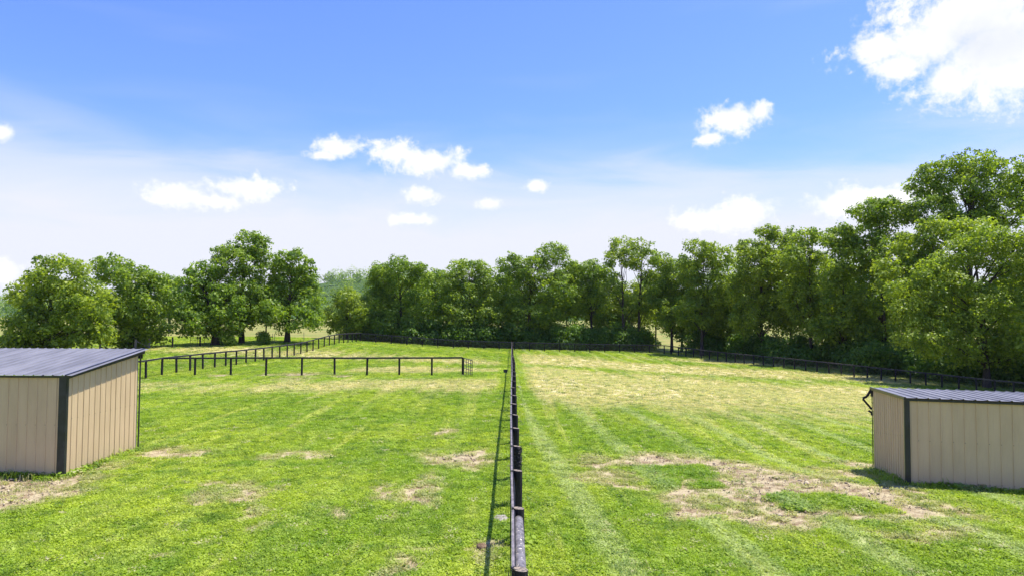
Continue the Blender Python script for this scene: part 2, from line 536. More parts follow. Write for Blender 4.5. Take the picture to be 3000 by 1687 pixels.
def sward_colour(nt, soil_s, dry_s, lush_s, hay_s, for_blades=False):
    """colour of the turf from its world position, shared by the ground sheet and the grass tufts"""
    P = nt.add('ShaderNodeNewGeometry').outputs['Position']
    P2 = nt.scalev(P, (1, 1, 0))
    nb = nt.noise(P2, 0.16, 3.0, .5)
    nm_ = nt.noise(P2, 0.9, 4.0, .6)
    nf = nt.noise(P2, 5.0, 4.0, .65)
    nfine = nt.noise(P2, 26.0, 3.0, .7)
    st = nt.noise(nt.scalev(P, (1.0, .045, 0)), 1.25, 3.0, .55)            # mowing lines run along the field
    st2 = nt.noise(nt.scalev(P, (.55, .03, 0)), 1.0, 2.0, .5)
    g1 = (0.150, 0.225, 0.016)
    g2 = (0.240, 0.292, 0.034)
    g3 = (0.075, 0.150, 0.012)
    pale = (0.38, 0.39, 0.12)
    c = nt.mix(nt.ss(nb, .38, .62), g1, g2)
    c = nt.mix(nt.m('MULTIPLY', nt.ss(nm_, .50, .66), .7), c, g3)
    dk = nt.noise(P2, 2.4, 4.0, .65)
    c = nt.mix(nt.m('MULTIPLY', nt.ss(dk, .52, .68), .55), c, (.065, .14, .011))
    c = nt.mix(nt.m('MULTIPLY', nt.ss(nf, .50, .74), .5), c, (.215, .30, .035))
    c = nt.mix(nt.m('MULTIPLY', nt.ss(nt.m('ADD', st, nt.m('MULTIPLY', nt.m('SUBTRACT', nm_, .5), .35)), .56, .72), .55), c, pale)
    c = nt.mix(nt.m('MULTIPLY', nt.ss(st2, .52, .66), .3), c, (.15, .235, .016))
    if for_blades:
        c = nt.mix(1.0, c, (1.98, 1.86, 1.35), 'MULTIPLY')
    sx_ = nt.add('ShaderNodeSeparateXYZ', {0: P})
    rt = nt.ss(sx_.outputs[0], -.3, .8)
    xs = nt.m('ADD', sx_.outputs[0], nt.m('MULTIPLY', nt.m('MULTIPLY', sx_.outputs[1], rt), .075))
    xs = nt.m('ADD', xs, nt.m('MULTIPLY', nm_, .30))
    w_ = nt.m('SINE', nt.m('MULTIPLY', xs, 2 * math.pi / 2.35))
    w_ = nt.m('MULTIPLY', nt.ss(w_, .45, .98), nt.ss(nt.m('ADD', nb, nt.m('MULTIPLY', nf, .5)), .48, .78))
    c = nt.mix(nt.m('MULTIPLY', w_, nt.m('MULTIPLY_ADD', rt, .55, .10)), c, (.52, .56, .25))
    th = nt.m('ADD', soil_s, nt.m('MULTIPLY', nt.m('SUBTRACT', nf, .5), .5))
    c = nt.mix(nt.m('MULTIPLY', nt.ss(th, .03, .26), .82), c, (.50, .45, .22))
    dn = nt.m('ADD', dry_s, nt.m('MULTIPLY', nt.m('SUBTRACT', nf, .5), .55))
    dn = nt.m('ADD', dn, nt.m('MULTIPLY', nt.m('SUBTRACT', st, .5), 1.0))
    dn = nt.m('ADD', dn, nt.m('MULTIPLY', nt.m('SUBTRACT', nfine, .5), .5))
    dcol = nt.mix(nt.ss(nm_, .4, .65), (.66, .57, .30), (.50, .47, .19))
    c = nt.mix(nt.m('MULTIPLY', nt.ss(dn, .14, .62), .92), c, dcol)
    c = nt.mix(nt.m('MULTIPLY', lush_s, .6), c, (.14, .27, .018))
    hc = nt.mix(nt.ss(nb, .4, .6), (.29, .27, .075), (.20, .235, .05))
    c = nt.mix(hay_s, c, hc)
    pz = nt.add('ShaderNodeSeparateXYZ', {0: P})
    c = nt.mix(nt.ss(pz.outputs[1], 405, 440), c, (.055, .105, .022))
    return c, P2, nm_, nf, nfine


m_ground, nt, b = new_mat('pasture')
A = {k: nt.add('ShaderNodeAttribute', attribute_name=k).outputs['Fac'] for k in ('soil', 'dry', 'lush', 'hay')}
c, P2, nm_, nf, nfine = sward_colour(nt, A['soil'], A['dry'], A['lush'], A['hay'])
c = nt.mix(1.0, c, (.95, .90, .9), 'MULTIPLY')
c = nt.mix(nt.m('MULTIPLY', nt.ss(nfine, .45, .7), .35), c, (.06, .085, .014))
sn = nt.m('ADD', A['soil'], nt.m('ADD', nt.m('MULTIPLY', nt.m('SUBTRACT', nf, .5), 1.1), nt.m('MULTIPLY', nt.m('SUBTRACT', nfine, .5), .7)))
smask = nt.ss(sn, .15, .52)
soiln = nt.noise(P2, 2.6, 6.0, .7)
soilc = nt.mix(nt.ss(soiln, .35, .62), (.20, .135, .070), (.44, .365, .205))
soilc = nt.mix(nt.ss(nfine, .55, .75), soilc, (.10, .06, .032))
soilc = nt.mix(nt.m('MULTIPLY', nt.ss(nt.noise(P2, 14.0, 3.0, .6), .55, .7), .6), soilc, (.56, .46, .28))
c = nt.mix(smask, c, soilc)
nt.l.new(c, b.inputs['Base Color'])
b.inputs['Roughness'].default_value = .95
b.inputs['Specular IOR Level'].default_value = .15
bn = nt.add('ShaderNodeBump', {'Height': nt.m('ADD', nfine, nt.m('MULTIPLY', nf, 2.0)), 'Strength': .55, 'Distance': .06})
nt.l.new(bn.outputs[0], b.inputs['Normal'])
ground = obj('ground', gme, m_ground)
ground['kind'] = 'structure'

# ------------------------------------------------------------------ grass tufts (stuff)
m_blade, nt, b = new_mat('grass_blades')
A = {k: nt.add('ShaderNodeAttribute', attribute_name=k, attribute_type='INSTANCER').outputs['Fac'] for k in ('soil', 'dry', 'lush', 'hay', 'rnd')}
c, P2, nm_, nf, nfine = sward_colour(nt, A['soil'], A['dry'], A['lush'], A['hay'], True)
c = nt.mix(1.0, c, (.98, 1.0, .95), 'MULTIPLY')
c = nt.mix(nt.ss(A['rnd'], .0, .38, .75, 0), c, (.060, .14, .012))
c = nt.mix(nt.ss(A['rnd'], .70, 1.0, 0, .6), c, (.42, .50, .10))
c = nt.mix(nt.ss(A['rnd'], .965, .975, 0, .8), c, (.52, .47, .25))
nt.l.new(c, b.inputs['Base Color'])
b.inputs['Roughness'].default_value = .6
b.inputs['Specular IOR Level'].default_value = .25
tr = nt.add('ShaderNodeBsdfTranslucent', {'Color': nt.mix(1.0, c, (1.25, 1.3, .7), 'MULTIPLY')})
mx = nt.add('ShaderNodeMixShader', {0: .42, 1: b.outputs[0], 2: tr.outputs[0]})
nt.l.new(mx.outputs[0], nt.n['Material Output'].inputs['Surface'])


def tuft_mesh(name, seed, blades, spread, hgt, width, droop):
    r = np.random.default_rng(seed)
    V = []
    Fc = []
    for i in range(blades):
        a = r.uniform(0, 2 * math.pi)
        rr = spread * math.sqrt(r.uniform(0, 1))
        bx, by = rr * math.cos(a), rr * math.sin(a)
        t = r.uniform(0, 2 * math.pi)
        ln = hgt * r.uniform(.5, 1.25)
        lean = droop * r.uniform(.2, 1.2)
        dx, dy = math.cos(t), math.sin(t)
        w = width * r.uniform(.6, 1.3) / 2
        px, py = -dy * w, dx * w
        i0 = len(V)
        V += [(bx - px, by - py, -.01), (bx + px, by + py, -.01),
              (bx + dx * ln * lean * .35 + px * .8, by + dy * ln * lean * .35 + py * .8, ln * .6),
              (bx + dx * ln * lean * .35 - px * .8, by + dy * ln * lean * .35 - py * .8, ln * .6),
              (bx + dx * ln * lean, by + dy * ln * lean, ln * (1 - .35 * lean))]
        Fc += [(i0, i0 + 1, i0 + 2, i0 + 3), (i0 + 3, i0 + 2, i0 + 4)]
    me = bpy.data.meshes.new(name)
    me.from_pydata(V, [], Fc)
    me.materials.append(m_blade)
    return me


def clover_mesh(name, seed, n):
    r = np.random.default_rng(seed)
    V = []
    Fc = []
    for i in range(n):
        a = r.uniform(0, 2 * math.pi)
        rr = .15 * math.sqrt(r.uniform(0, 1))
        c0 = Vector((rr * math.cos(a), rr * math.sin(a), r.uniform(.02, .06)))
        nrm = Vector((r.normal(0, .45), r.normal(0, .45), 1)).normalized()
        t = nrm.orthogonal().normalized()
        t.rotate(Matrix.Rotation(r.uniform(0, 6.28), 3, nrm))
        u = nrm.cross(t)
        s = r.uniform(.012, .026)
        i0 = len(V)
        for k in range(5):
            q = c0 + (t * math.cos(k * 1.2566) + u * math.sin(k * 1.2566)) * s
            V.append(tuple(q))
        Fc.append(tuple(range(i0, i0 + 5)))
    me = bpy.data.meshes.new(name)
    me.from_pydata(V, [], Fc)
    me.materials.append(m_blade)
    return me


tcol = bpy.data.collections.new('tuft_kinds')
def rosette_mesh(name, seed):
    r = np.random.default_rng(seed)
    V = []
    Fc = []
    for i in range(11):
        a = i * 2.4 + r.uniform(-.3, .3)
        L = r.uniform(.07, .13)
        w = L * .2
        dx, dy = math.cos(a), math.sin(a)
        i0 = len(V)
        V += [(0, 0, 0), (dx * L * .5 - dy * w, dy * L * .5 + dx * w, .05), (dx * L, dy * L, .03 + r.uniform(-.01, .03)), (dx * L * .5 + dy * w, dy * L * .5 - dx * w, .05)]
        Fc.append((i0, i0 + 1, i0 + 2, i0 + 3))
    me = bpy.data.meshes.new(name)
    me.from_pydata(V, [], Fc)
    me.materials.append(m_blade)
    return me


kinds = [tuft_mesh('tuft_a', 1, 26, .14, .075, .010, .9), tuft_mesh('tuft_b', 2, 30, .17, .055, .011, 1.3),
         tuft_mesh('tuft_c', 3, 16, .09, .13, .010, .9), clover_mesh('tuft_d', 4, 40), tuft_mesh('tuft_e', 5, 24, .15, .09, .012, 1.1), rosette_mesh('tuft_f', 6)]
for i, me in enumerate(kinds):
    o = bpy.data.objects.new('tuft_kind_%d' % i, me)
    tcol.objects.link(o)


def scatter(n, y0, y1, smin, smax, seed, keep_lo=0.0):
    r = np.random.default_rng(seed)
    # uniform density in a strip that widens with distance
    y = np.sqrt(r.random(n) * (y1 ** 2 - y0 ** 2) + y0 ** 2)
    x = (r.random(n) * 2 - 1) * (y * .80 + 2)
    so, dr, il, fr = masks(x, y)
    p = 1 - .955 * sstep(so + (vnoise(x, y, 33, .22) - .5) * .6, .10, .46)
    p *= 1 - .45 * sstep(dr, .3, .9)
    p *= .45 + .9 * vnoise(x, y, 34, .8)
    k = r.random(n) < p
    return x[k], y[k], so[k], dr[k], il[k], r.uniform(smin, smax, k.sum()) * (1 + .55 * sstep(il[k], .3, .8))


bands = [scatter(90000, 9.5, 20, .6, 1.1, 1), scatter(90000, 20, 36, .75, 1.3, 2), scatter(60000, 36, 60, 1.1, 1.7, 3), scatter(80000, 60, 108, 1.4, 2.2, 4)]
sx, sy, sso, sdr, sil, ssc = [np.concatenate([bb[i] for bb in bands]) for i in range(6)]
# keep clear of the sheds' floors
inL = (sx < -11.72) & (sx > -19.3) & (sy > 17.82) & (sy < 21.4)
sx, sy, sso, sdr, sil, ssc = [a[~inL] for a in (sx, sy, sso, sdr, sil, ssc)]
# longer tufts the mower misses along walls and posts
ex = []
rgt = random.Random(14)
for (xa, ya, xb, yb, n) in ((-13.6, 17.74, -11.8, 17.74, 60), (-11.60, 17.8, -11.56, 21.4, 120), (9.85, 16.9, 13.2, 15.9, 130), (9.75, 17.0, 10.75, 20.6, 130)):
    for i in range(n):
        t = rgt.random()
        ex.append((xa + (xb - xa) * t + rgt.gauss(0, .05), ya + (yb - ya) * t + rgt.gauss(0, .05), rgt.uniform(1.0, 2.4)))
for i in range(42):
    for j in range(9):
        ex.append((.11 + rgt.gauss(0, .13), 7.95 + 2.44 * i + rgt.gauss(0, .13), rgt.uniform(1.2, 2.2)))
for i in range(700):
    ex.append((rgt.gauss(.05, .12), rgt.uniform(10, 70), rgt.uniform(.9, 1.7)))
ex = np.array(ex)
sx = np.r_[sx, ex[:, 0]]
sy = np.r_[sy, ex[:, 1]]
ssc = np.r_[ssc, ex[:, 2]]
sso, sdr, sil = np.r_[sso, ex[:, 0] * 0], np.r_[sdr, ex[:, 0] * 0], np.r_[sil, ex[:, 0] * 0 + .5]
sz = terrain(sx, sy)
nearb = 1 - sstep(np.abs(sy - 15), 20, 60)
sz = sz + nearb * ((vnoise(sx, sy, 8, 2.2) - .5) * .07 + (vnoise(sx, sy, 9, .55) - .5) * .03) - .01
pm = bpy.data.meshes.new('grass_points')
pm.vertices.add(len(sx))
pm.vertices.foreach_set('co', np.c_[sx, sy, sz].astype(np.float32).ravel())
rr_ = RNG.random(len(sx))
kd = RNG.choice(6, len(sx), p=[.28, .26, .05, .21, .17, .03])
for nm, a in (('soil', sso), ('dry', sdr), ('lush', sil), ('hay', sx * 0), ('rnd', rr_), ('size', ssc), ('turn', RNG.uniform(0, 6.283, len(sx)))):
    at = pm.attributes.new(nm, 'FLOAT', 'POINT')
    at.data.foreach_set('value', a.astype(np.float32))
at = pm.attributes.new('sort', 'INT', 'POINT')
at.data.foreach_set('value', kd.astype(np.int32))
grass = obj('grass', pm, m_blade)
tag(grass, 'short green pasture grass and clover with worn and straw coloured patches', 'grass', kind='stuff')
ng = bpy.data.node_groups.new('grass_scatter', 'GeometryNodeTree')
ng.interface.new_socket('Geometry', in_out='INPUT', socket_type='NodeSocketGeometry')
ng.interface.new_socket('Geometry', in_out='OUTPUT', socket_type='NodeSocketGeometry')
g = NT(ng)
gi = g.add('NodeGroupInput')
go = g.add('NodeGroupOutput')
ci = g.add('GeometryNodeCollectionInfo', transform_space='ORIGINAL')
ci.inputs['Collection'].default_value = tcol
ci.inputs['Separate Children'].default_value = True
ci.inputs['Reset Children'].default_value = True


def named(nm, typ='FLOAT'):
    n = g.add('GeometryNodeInputNamedAttribute', data_type=typ)
    n.inputs['Name'].default_value = nm
    return n.outputs[0]


rotv = g.add('ShaderNodeCombineXYZ', {2: named('turn')}).outputs[0]
iop = g.add('GeometryNodeInstanceOnPoints', {'Points': gi.outputs[0], 'Instance': ci.outputs[0], 'Pick Instance': True,
                                             'Instance Index': named('sort', 'INT'), 'Rotation': rotv, 'Scale': named('size')})
g.l.new(iop.outputs[0], go.inputs[0])
md = grass.modifiers.new('scatter', 'NODES')
md.node_group = ng

# loose clods and droppings of earth on the worn ground
rc = np.random.default_rng(50)
cxs = rc.uniform(-15, 16, 60000)
cys = rc.uniform(9.5, 26, 60000)
cs_, _d, _i, _h = masks(cxs, cys)
kk_ = rc.random(60000) < sstep(cs_, .35, 1.0) * .55
kk_ |= rc.random(60000) < .0035
kk_ &= ~((cxs < -11.7) & (cys > 17.8)) & ~((cxs > 9.8) & (cys > 15.9))
cxs, cys = cxs[kk_], cys[kk_]
czs = terrain(cxs, cys) + ((vnoise(cxs, cys, 8, 2.2) - .5) * .07 + (vnoise(cxs, cys, 9, .55) - .5) * .03)
nc = len(cxs)
print('clods', nc)
oc = np.array([(1, 0, 0), (0, 1, 0), (-1, 0, 0), (0, -1, 0), (0, 0, .7), (0, 0, -.7)], float)
cv = oc[None] * (1 + rc.normal(0, .22, (nc, 6, 1))) * (rc.gamma(2.0, .006, nc) + .006)[:, None, None] + rc.normal(0, .004, (nc, 6, 3)) + np.c_[cxs, cys, czs][:, None, :]
cf = np.array([(0, 1, 4), (1, 2, 4), (2, 3, 4), (3, 0, 4), (1, 0, 5), (2, 1, 5), (3, 2, 5), (0, 3, 5)])
cfa = (cf[None] + (np.arange(nc) * 6)[:, None, None]).reshape(-1, 3)
m_clods, nt, b = new_mat('loose_earth')
P = nt.add('ShaderNodeNewGeometry').outputs['Position']
nt.l.new(nt.mix(nt.ss(nt.noise(P, 9.0, 3, .6), .35, .65), (.20, .14, .08), (.48, .39, .24)), b.inputs['Base Color'])
co_ = obj('loose_earth', np_mesh('loose_earth', cv.reshape(-1, 3), cfa), m_clods)
tag(co_, 'crumbs of loose brown earth scattered over the worn bare patches', 'earth', kind='stuff')

# ------------------------------------------------------------------ materials for built things
m_tan, nt, b = new_mat('tan_sheet_metal')
P = nt.add('ShaderNodeTexCoord').outputs['Object']
n_ = nt.noise(nt.scalev(P, (1, 1, .25)), 3.0, 4, .6)
hz = nt.add('ShaderNodeSeparateXYZ', {0: nt.add('ShaderNodeNewGeometry').outputs['Position']}).outputs[2]
tanc = nt.mix(nt.ss(n_, .35, .7), (.60, .442, .240), (.54, .392, .210))
speck = nt.noise(P, 34.0, 3, .6)
low = nt.ss(nt.m('ADD', hz, nt.m('MULTIPLY', nt.m('SUBTRACT', n_, .5), .8)), .75, -.25)
mud = nt.m('MULTIPLY', nt.ss(speck, .66, .72), low)
tanc = nt.mix(nt.m('MULTIPLY', mud, .8), tanc, (.08, .055, .035))
tanc = nt.mix(nt.m('MULTIPLY', low, .22), tanc, (.25, .21, .11))
nt.l.new(tanc, b.inputs['Base Color'])
b.inputs['Roughness'].default_value = .55
b.inputs['Specular IOR Level'].default_value = .35


def simple(name, c1, c2, scale=6.0, rough=.6, stretch=(1, 1, 1), metallic=0.0, bump=0.0, spec=.4, coords='Object'):
    m, nt, b = new_mat(name)
    P = nt.scalev(nt.add('ShaderNodeTexCoord').outputs[coords], stretch)
    n_ = nt.noise(P, scale, 5, .65)
    nt.l.new(nt.mix(nt.ss(n_, .35, .68), c1, c2), b.inputs['Base Color'])
    b.inputs['Roughness'].default_value = rough
    b.inputs['Metallic'].default_value = metallic
    b.inputs['Specular IOR Level'].default_value = spec
    if bump:
        bb = nt.add('ShaderNodeBump', {'Height': n_, 'Strength': bump, 'Distance': .02})
        nt.l.new(bb.outputs[0], b.inputs['Normal'])
    return m


m_roof = simple('slate_blue_roof_metal', (.135, .132, .132), (.205, .200, .200), 2.0, .55, (1.5, .25, 1), .0, 0, .3)
m_trim = simple('black_trim_metal', (.010, .012, .016), (.020, .023, .030), 5, .35, (1, 1, 1), 0, 0, .5)
m_post = simple('black_creosoted_wood', (.008, .0075, .007), (.030, .026, .023), 9, .75, (4, 4, .6), 0, .4, .3)
m_posttop = simple('cut_post_end', (.07, .06, .055), (.34, .27, .18), 22, .85, (1, 1, 1), 0, .2, .2)
m_rail = simple('dark_weathered_rail', (.014, .013, .013), (.045, .041, .042), 7, .65, (1, 1, 6), 0, .3, .4)
m_railtop = simple('grey_weathered_board', (.10, .088, .092), (.24, .21, .205), 11, .8, (1, 1, 1), 0, .4, .2)
m_farrail = simple('pale_far_rail_top', (.07, .062, .062), (.24, .22, .21), 5, .7, (1, 1, 1), 0, .2, .3)  # paler strip along the top edge of the far rails
m_wire = simple('black_coated_wire', (.010, .010, .010), (.022, .021, .020), 4, .5, (1, 1, 1), 0, 0, .4)
m_wirefar = simple('grey_far_wire', (.055, .055, .050), (.10, .10, .09), 4, .6, (1, 1, 1), 0, 0, .3)  # lighter grey wire for the back and boundary fences
m_gate = simple('black_gate_tube', (.008, .009, .011), (.016, .017, .02), 5, .4, (1, 1, 1), 0, 0, .5)
m_greywood = simple('silvered_wood', (.20, .18, .15), (.36, .33, .28), 9, .9, (3, 3, .5), 0, .3, .1)
m_galv = simple('rusty_gate_tube', (.05, .035, .025), (.13, .10, .075), 12, .6, (1, 1, 1), .2, 0, .3)
m_stone = simple('pale_stone', (.20, .175, .13), (.36, .32, .25), 12, .9, (1, 1, 1), 0, .5, .2)
m_bucket = simple('dark_grey_rubber', (.020, .021, .026), (.036, .038, .045), 9, .6, (1, 1, 1), 0, 0, .4)
m_bark = simple('bark', (.030, .024, .018), (.085, .068, .050), 7, .95, (3, 3, .7), 0, .6, .1)

m_pole, nt, b = new_mat('lichen_spotted_pole')
P = nt.add('ShaderNodeTexCoord').outputs['Object']
n_ = nt.noise(P, 9, 5, .65)
pc = nt.mix(nt.ss(n_, .35, .65), (.075, .068, .070), (.19, .175, .175))
pc = nt.mix(nt.ss(nt.noise(nt.scalev(P, (1.6, 1, 1)), 16, 2, .5), .64, .69), pc, (.62, .55, .40))
nt.l.new(pc, b.inputs['Base Color'])
bb = nt.add('ShaderNodeBump', {'Height': n_, 'Strength': .5, 'Distance': .02})
nt.l.new(bb.outputs[0], b.inputs['Normal'])


# ------------------------------------------------------------------ sheds
def shed(name, label, origin, rot, width, depth, zf, zb, ef, eb, sidewalls, corner_w, damaged=False):
    """open-backed run-in shed; local x runs along the closed front, y into the depth.
    zf/zb base heights front/back, ef/eb eave heights front/back (world z)."""
    root = empty(name, (origin[0], origin[1], 0), label, 'shed', rz=rot)

    def part(nm, mb_or_mesh, mat, kind=None, smooth=False):
        me = mb_or_mesh.mesh(nm, smooth) if isinstance(mb_or_mesh, MB) else mb_or_mesh
        o = bpy.data.objects.new(nm, me)
        COL.objects.link(o)
        for q in (mat if isinstance(mat, (list, tuple)) else [mat]):
            me.materials.append(q)
        o.parent = root
        if kind: o['kind'] = kind
        return o

    RIB = .25

    def profile(w, lap):
        pts = []
        n = int(round(w / RIB))
        for k in range(n):
            a = k * RIB
            pts += [(a, 0 + lap), (a + .008, .018 + lap), (a + .028, .018 + lap), (a + .038, 0), (a + .118, 0), (a + .123, .003), (a + .133, .003), (a + .138, 0)]
        pts.append((w + .012, 0))
        return pts

    def wall(nm, p0, p1, zlow, zhigh, outward, trim_a=0.0):
        """ribbed sheets between plan points p0 and p1; zlow, zhigh are functions of 0..1 along it"""
        p0 = Vector(p0)
        p1 = Vector(p1)
        L = (p1 - p0).length
        d = (p1 - p0) / L
        nv = Vector(outward)
        a = 0.0
        k = 0
        while a < L - .05:
            w = min(.75, L - a)
            wq = max(RIB, round(w / RIB) * RIB)
            pr = [(u, h) for (u, h) in profile(wq, .0015) if a + u <= L]
            verts = []
            for (u, h) in pr:
                s = (a + u) / L
                q = p0 + d * (a + u) + nv * (h + .0008 * (k % 2))
                verts.append((q.x, q.y, zlow(s)))
                verts.append((q.x, q.y, zhigh(s)))
            faces = [(2 * i, 2 * i + 2, 2 * i + 3, 2 * i + 1) for i in range(len(pr) - 1)]
            me = bpy.data.meshes.new('wall_panel')
            me.from_pydata(verts, [], faces)
            part('wall_panel', me, m_tan)
            a += wq
            k += 1
        # screws on the girt line and near the foot
        sc = MB()
        for gl in (.52, .06):
            u = .015
            while u < L:
                s = u / L
                z = zlow(s) + (zhigh(.5) - zlow(.5)) * gl
                q = p0 + d * u + nv * .020
                t = .007
                sc.hexa([tuple(q + d * -t - nv * .004 + Vector((0, 0, z - t))), tuple(q + d * t - nv * .004 + Vector((0, 0, z - t))), tuple(q + d * t + nv * .003 + Vector((0, 0, z - t))), tuple(q + d * -t + nv * .003 + Vector((0, 0, z - t))),
                         tuple(q + d * -t - nv * .004 + Vector((0, 0, z + t))), tuple(q + d * t - nv * .004 + Vector((0, 0, z + t))), tuple(q + d * t + nv * .003 + Vector((0, 0, z + t))), tuple(q + d * -t + nv * .003 + Vector((0, 0, z + t)))])
                u += RIB
        part('screws', sc, m_trim, kind='stuff')

    zl = lambda s: zf
    zh = lambda s: ef - .01
    wall('front', (0, 0, 0), (width, 0, 0), zl, zh, (0, -1, 0))
    zl2 = lambda s: zf + (zb - zf) * s
    zh2 = lambda s: ef - .01 + (eb - ef) * s
    wall('left', (0, 0, 0), (0, depth, 0), zl2, zh2, (-1, 0, 0))
    wall('right', (width, 0, 0), (width, depth, 0), zl2, zh2, (1, 0, 0))
    # frame inside: posts, girts, header
    for (x, y, z0, z1) in [(x, y, (zf if y < 1 else zb), (ef if y < 1 else eb)) for x in np.linspace(.09, width - .09, 4) for y in (.09, depth - .09)]:
        mb = MB()
        mb.box(x - .065, x + .065, y - .065, y + .065, z0 - .1, z1 - .05)
        part('frame_post', mb, m_greywood)
    mb = MB()
    mb.box(.16, width - .16, depth - .05, depth - .01, eb - .34, eb - .06)
    part('header_beam', mb, m_tan)
    # roof sheets with ribs running down the slope
    ov_f, ov_b, ov_s = .10, .16, .05
    sl = (eb - ef) / depth
    x = -ov_s
    k = 0
    while x < width + ov_s - .05:
        w = min(.75, width + ov_s - x)
        wq = max(RIB, round(w / RIB) * RIB)
        pts = []
        nrib = int(round(wq / RIB))
        for j in range(nrib):
            a = j * RIB
            pts += [(a, .0), (a + .012, .022), (a + .036, .022), (a + .048, 0), (a + .15, 0)]
        pts.append((wq + .012, 0))
        verts = []
        ndiv = 6
        for j in range(ndiv + 1):
            y = -ov_f + (depth + ov_b + ov_f) * j / ndiv
            for (u, h) in pts:
                verts.append((x + u, y, ef + .03 + sl * y + h + .001 * (k % 2) + random.uniform(-.001, .001)))
        n = len(pts)
        faces = [(j * n + i, j * n + i + 1, (j + 1) * n + i + 1, (j + 1) * n + i) for j in range(ndiv) for i in range(n - 1)]
        me = bpy.data.meshes.new('roof_panel')
        me.from_pydata(verts, [], faces)
        part('roof_panel', me, m_roof)
        x += wq
        k += 1
    # trims: corners, rakes, front eave angle, base board
    cw = corner_w
    for (x, sx_) in ((0, -1), (width, 1)):
        mb = MB()
        xa, xb = sorted((x + sx_ * .030, x - sx_ * cw))
        mb.box(xa, xb, -.034, -.019, zf - .02, ef - .012)
        ya, yb = -.0185, cw * .55
        xa, xb = sorted((x + sx_ * .019, x + sx_ * .034))
        mb.hexa([(xa, ya, zf - .02), (xb, ya, zf - .02), (xb, yb, zf - .02), (xa, yb, zf - .02),
                 (xa, ya, ef - .012), (xb, ya, ef - .012), (xb, yb, ef - .012), (xa, yb, ef - .012)])
        part('corner_trim', mb, m_trim)
        mb = MB()   # rear corner
        xa, xb = sorted((x + sx_ * .034, x + sx_ * .018))
        mb.hexa([(xa, depth - .03, zb - .02), (xb, depth - .03, zb - .02), (xb, depth + .035, zb - .02), (xa, depth + .035, zb - .02),
                 (xa, depth - .03, eb - .02), (xb, depth - .03, eb - .02), (xb, depth + .035, eb - .02), (xa, depth + .035, eb - .02)])
        part('corner_trim', mb, m_trim)
        # rake trim
        if not (damaged and sx_ < 0):
            mb = MB()
            xa, xb = sorted((x + sx_ * .036, x + sx_ * .075))
            y0, y1 = -ov_f - .004, depth + ov_b + .004
            z0, z1 = ef + .055 + sl * y0, ef + .055 + sl * y1
            hgt = .17
            mb.hexa([(xa, y0, z0 - hgt * .75), (xb, y0, z0 - hgt * .75), (xb, y1, z1 - hgt), (xa, y1, z1 - hgt), (xa, y0, z0), (xb, y0, z0), (xb, y1, z1), (xa, y1, z1)])
            part('rake_trim', mb, m_trim)
        else:
            mb = MB()
            y0, y1 = -ov_f - .004, depth + ov_b + .004
            xa, xb = sorted((x + sx_ * .036, x + sx_ * .06))
            z0, z1 = ef + .05 + sl * y0, ef + .05 + sl * y1
            mb.hexa([(xa, y0, z0 - .07), (xb, y0, z0 - .07), (xb, y1, z1 - .09), (xa, y1, z1 - .09), (xa, y0, z0), (xb, y0, z0), (xb, y1, z1), (xa, y1, z1)])
            part('rake_trim', mb, m_trim)
    mb = MB()
    mb.box(-.03, width + .03, -.055, -.036, ef - .045, ef + .005)
    part('eave_trim', mb, m_trim)
    mb = MB()   # rear fascia
    mb.box(-.05, width + .05, depth + .06, depth + .09, eb - .24, eb + .03)
    part('fascia', mb, m_trim)
    for (xa, xb) in ((.01, .05), (width - .05, width - .01)):
        mb = MB()
        mb.hexa([(xa, .05, zf - .05), (xb, .05, zf - .05), (xb, depth, zb - .05), (xa, depth, zb - .05),
                 (xa, .05, zf + .08), (xb, .05, zf + .08), (xb, depth, zb + .08), (xa, depth, zb + .08)])
        part('skid_board', mb, m_post)
    mb = MB()
    mb.box(.05, width - .05, .01, .05, zf - .12, zf + .10)
    part('skid_board', mb, m_post)
    if damaged:
        # bent strips of trim torn off the rear corner
        def strip(pts, w):
            mb = MB()
            for i in range(len(pts) - 1):
                a = Vector(pts[i])
                c_ = Vector(pts[i + 1])
                dd_ = (c_ - a).normalized()
                sdv = Vector((-dd_.z, 0, dd_.x)) * w
                tv = Vector((0, .02, 0))
                mb.hexa([tuple(a - sdv), tuple(c_ - sdv), tuple(c_ - sdv + tv), tuple(a - sdv + tv), tuple(a + sdv), tuple(c_ + sdv), tuple(c_ + sdv + tv), tuple(a + sdv + tv)])
            return mb
        o = part('torn_trim', strip([(-.03, depth + .05, eb - .02), (-.16, depth + .02, eb - .24), (-.28, depth, eb - .30)], .035), m_trim)
        o['label'] = 'bent black trim strip torn loose at the rear corner'
        o = part('torn_trim', strip([(-.28, depth - .02, eb - .31), (-.12, depth + .02, eb - .50), (-.03, depth + .04, eb - .62)], .03), m_trim)
        o['label'] = 'folded end of the torn black trim'
        o = part('torn_trim', strip([(-.12, depth + .03, eb - .66), (-.03, depth + .04, eb - .72), (-.028, depth + .04, eb - .80)], .03), m_trim)
        o['label'] = 'short loose black trim end'
    return root


# left shed: its right front corner stands at x = -11.7
pL = W(184, 1390, 17.8)
shed('run_in_shed', 'tan ribbed metal shed at left with wide black corner trim and smooth roof edge', (pL.x - 7.5, 17.8), 0.0,
     7.5, 3.5, -.03, -.06, W(181, 1100, 17.8).z, W(420, 1027, 21.3).z, None, .15)
# right shed
pA = W(2657, 1418, 17.0)
pB = W(2561, 1381, 20.6)
ang = math.atan2(pB.x - pA.x, pB.y - pA.y)
dep = math.hypot(pB.x - pA.x, pB.y - pA.y)
shed('run_in_shed', 'tan ribbed metal shed at the right edge with bent trim hanging from its rear corner', (pA.x, 17.0), -ang,
     7.5, dep, pA.z, pB.z, W(2660, 1167, 17.0).z, W(2553, 1136, 20.6).z - .02, None, .085, damaged=True)


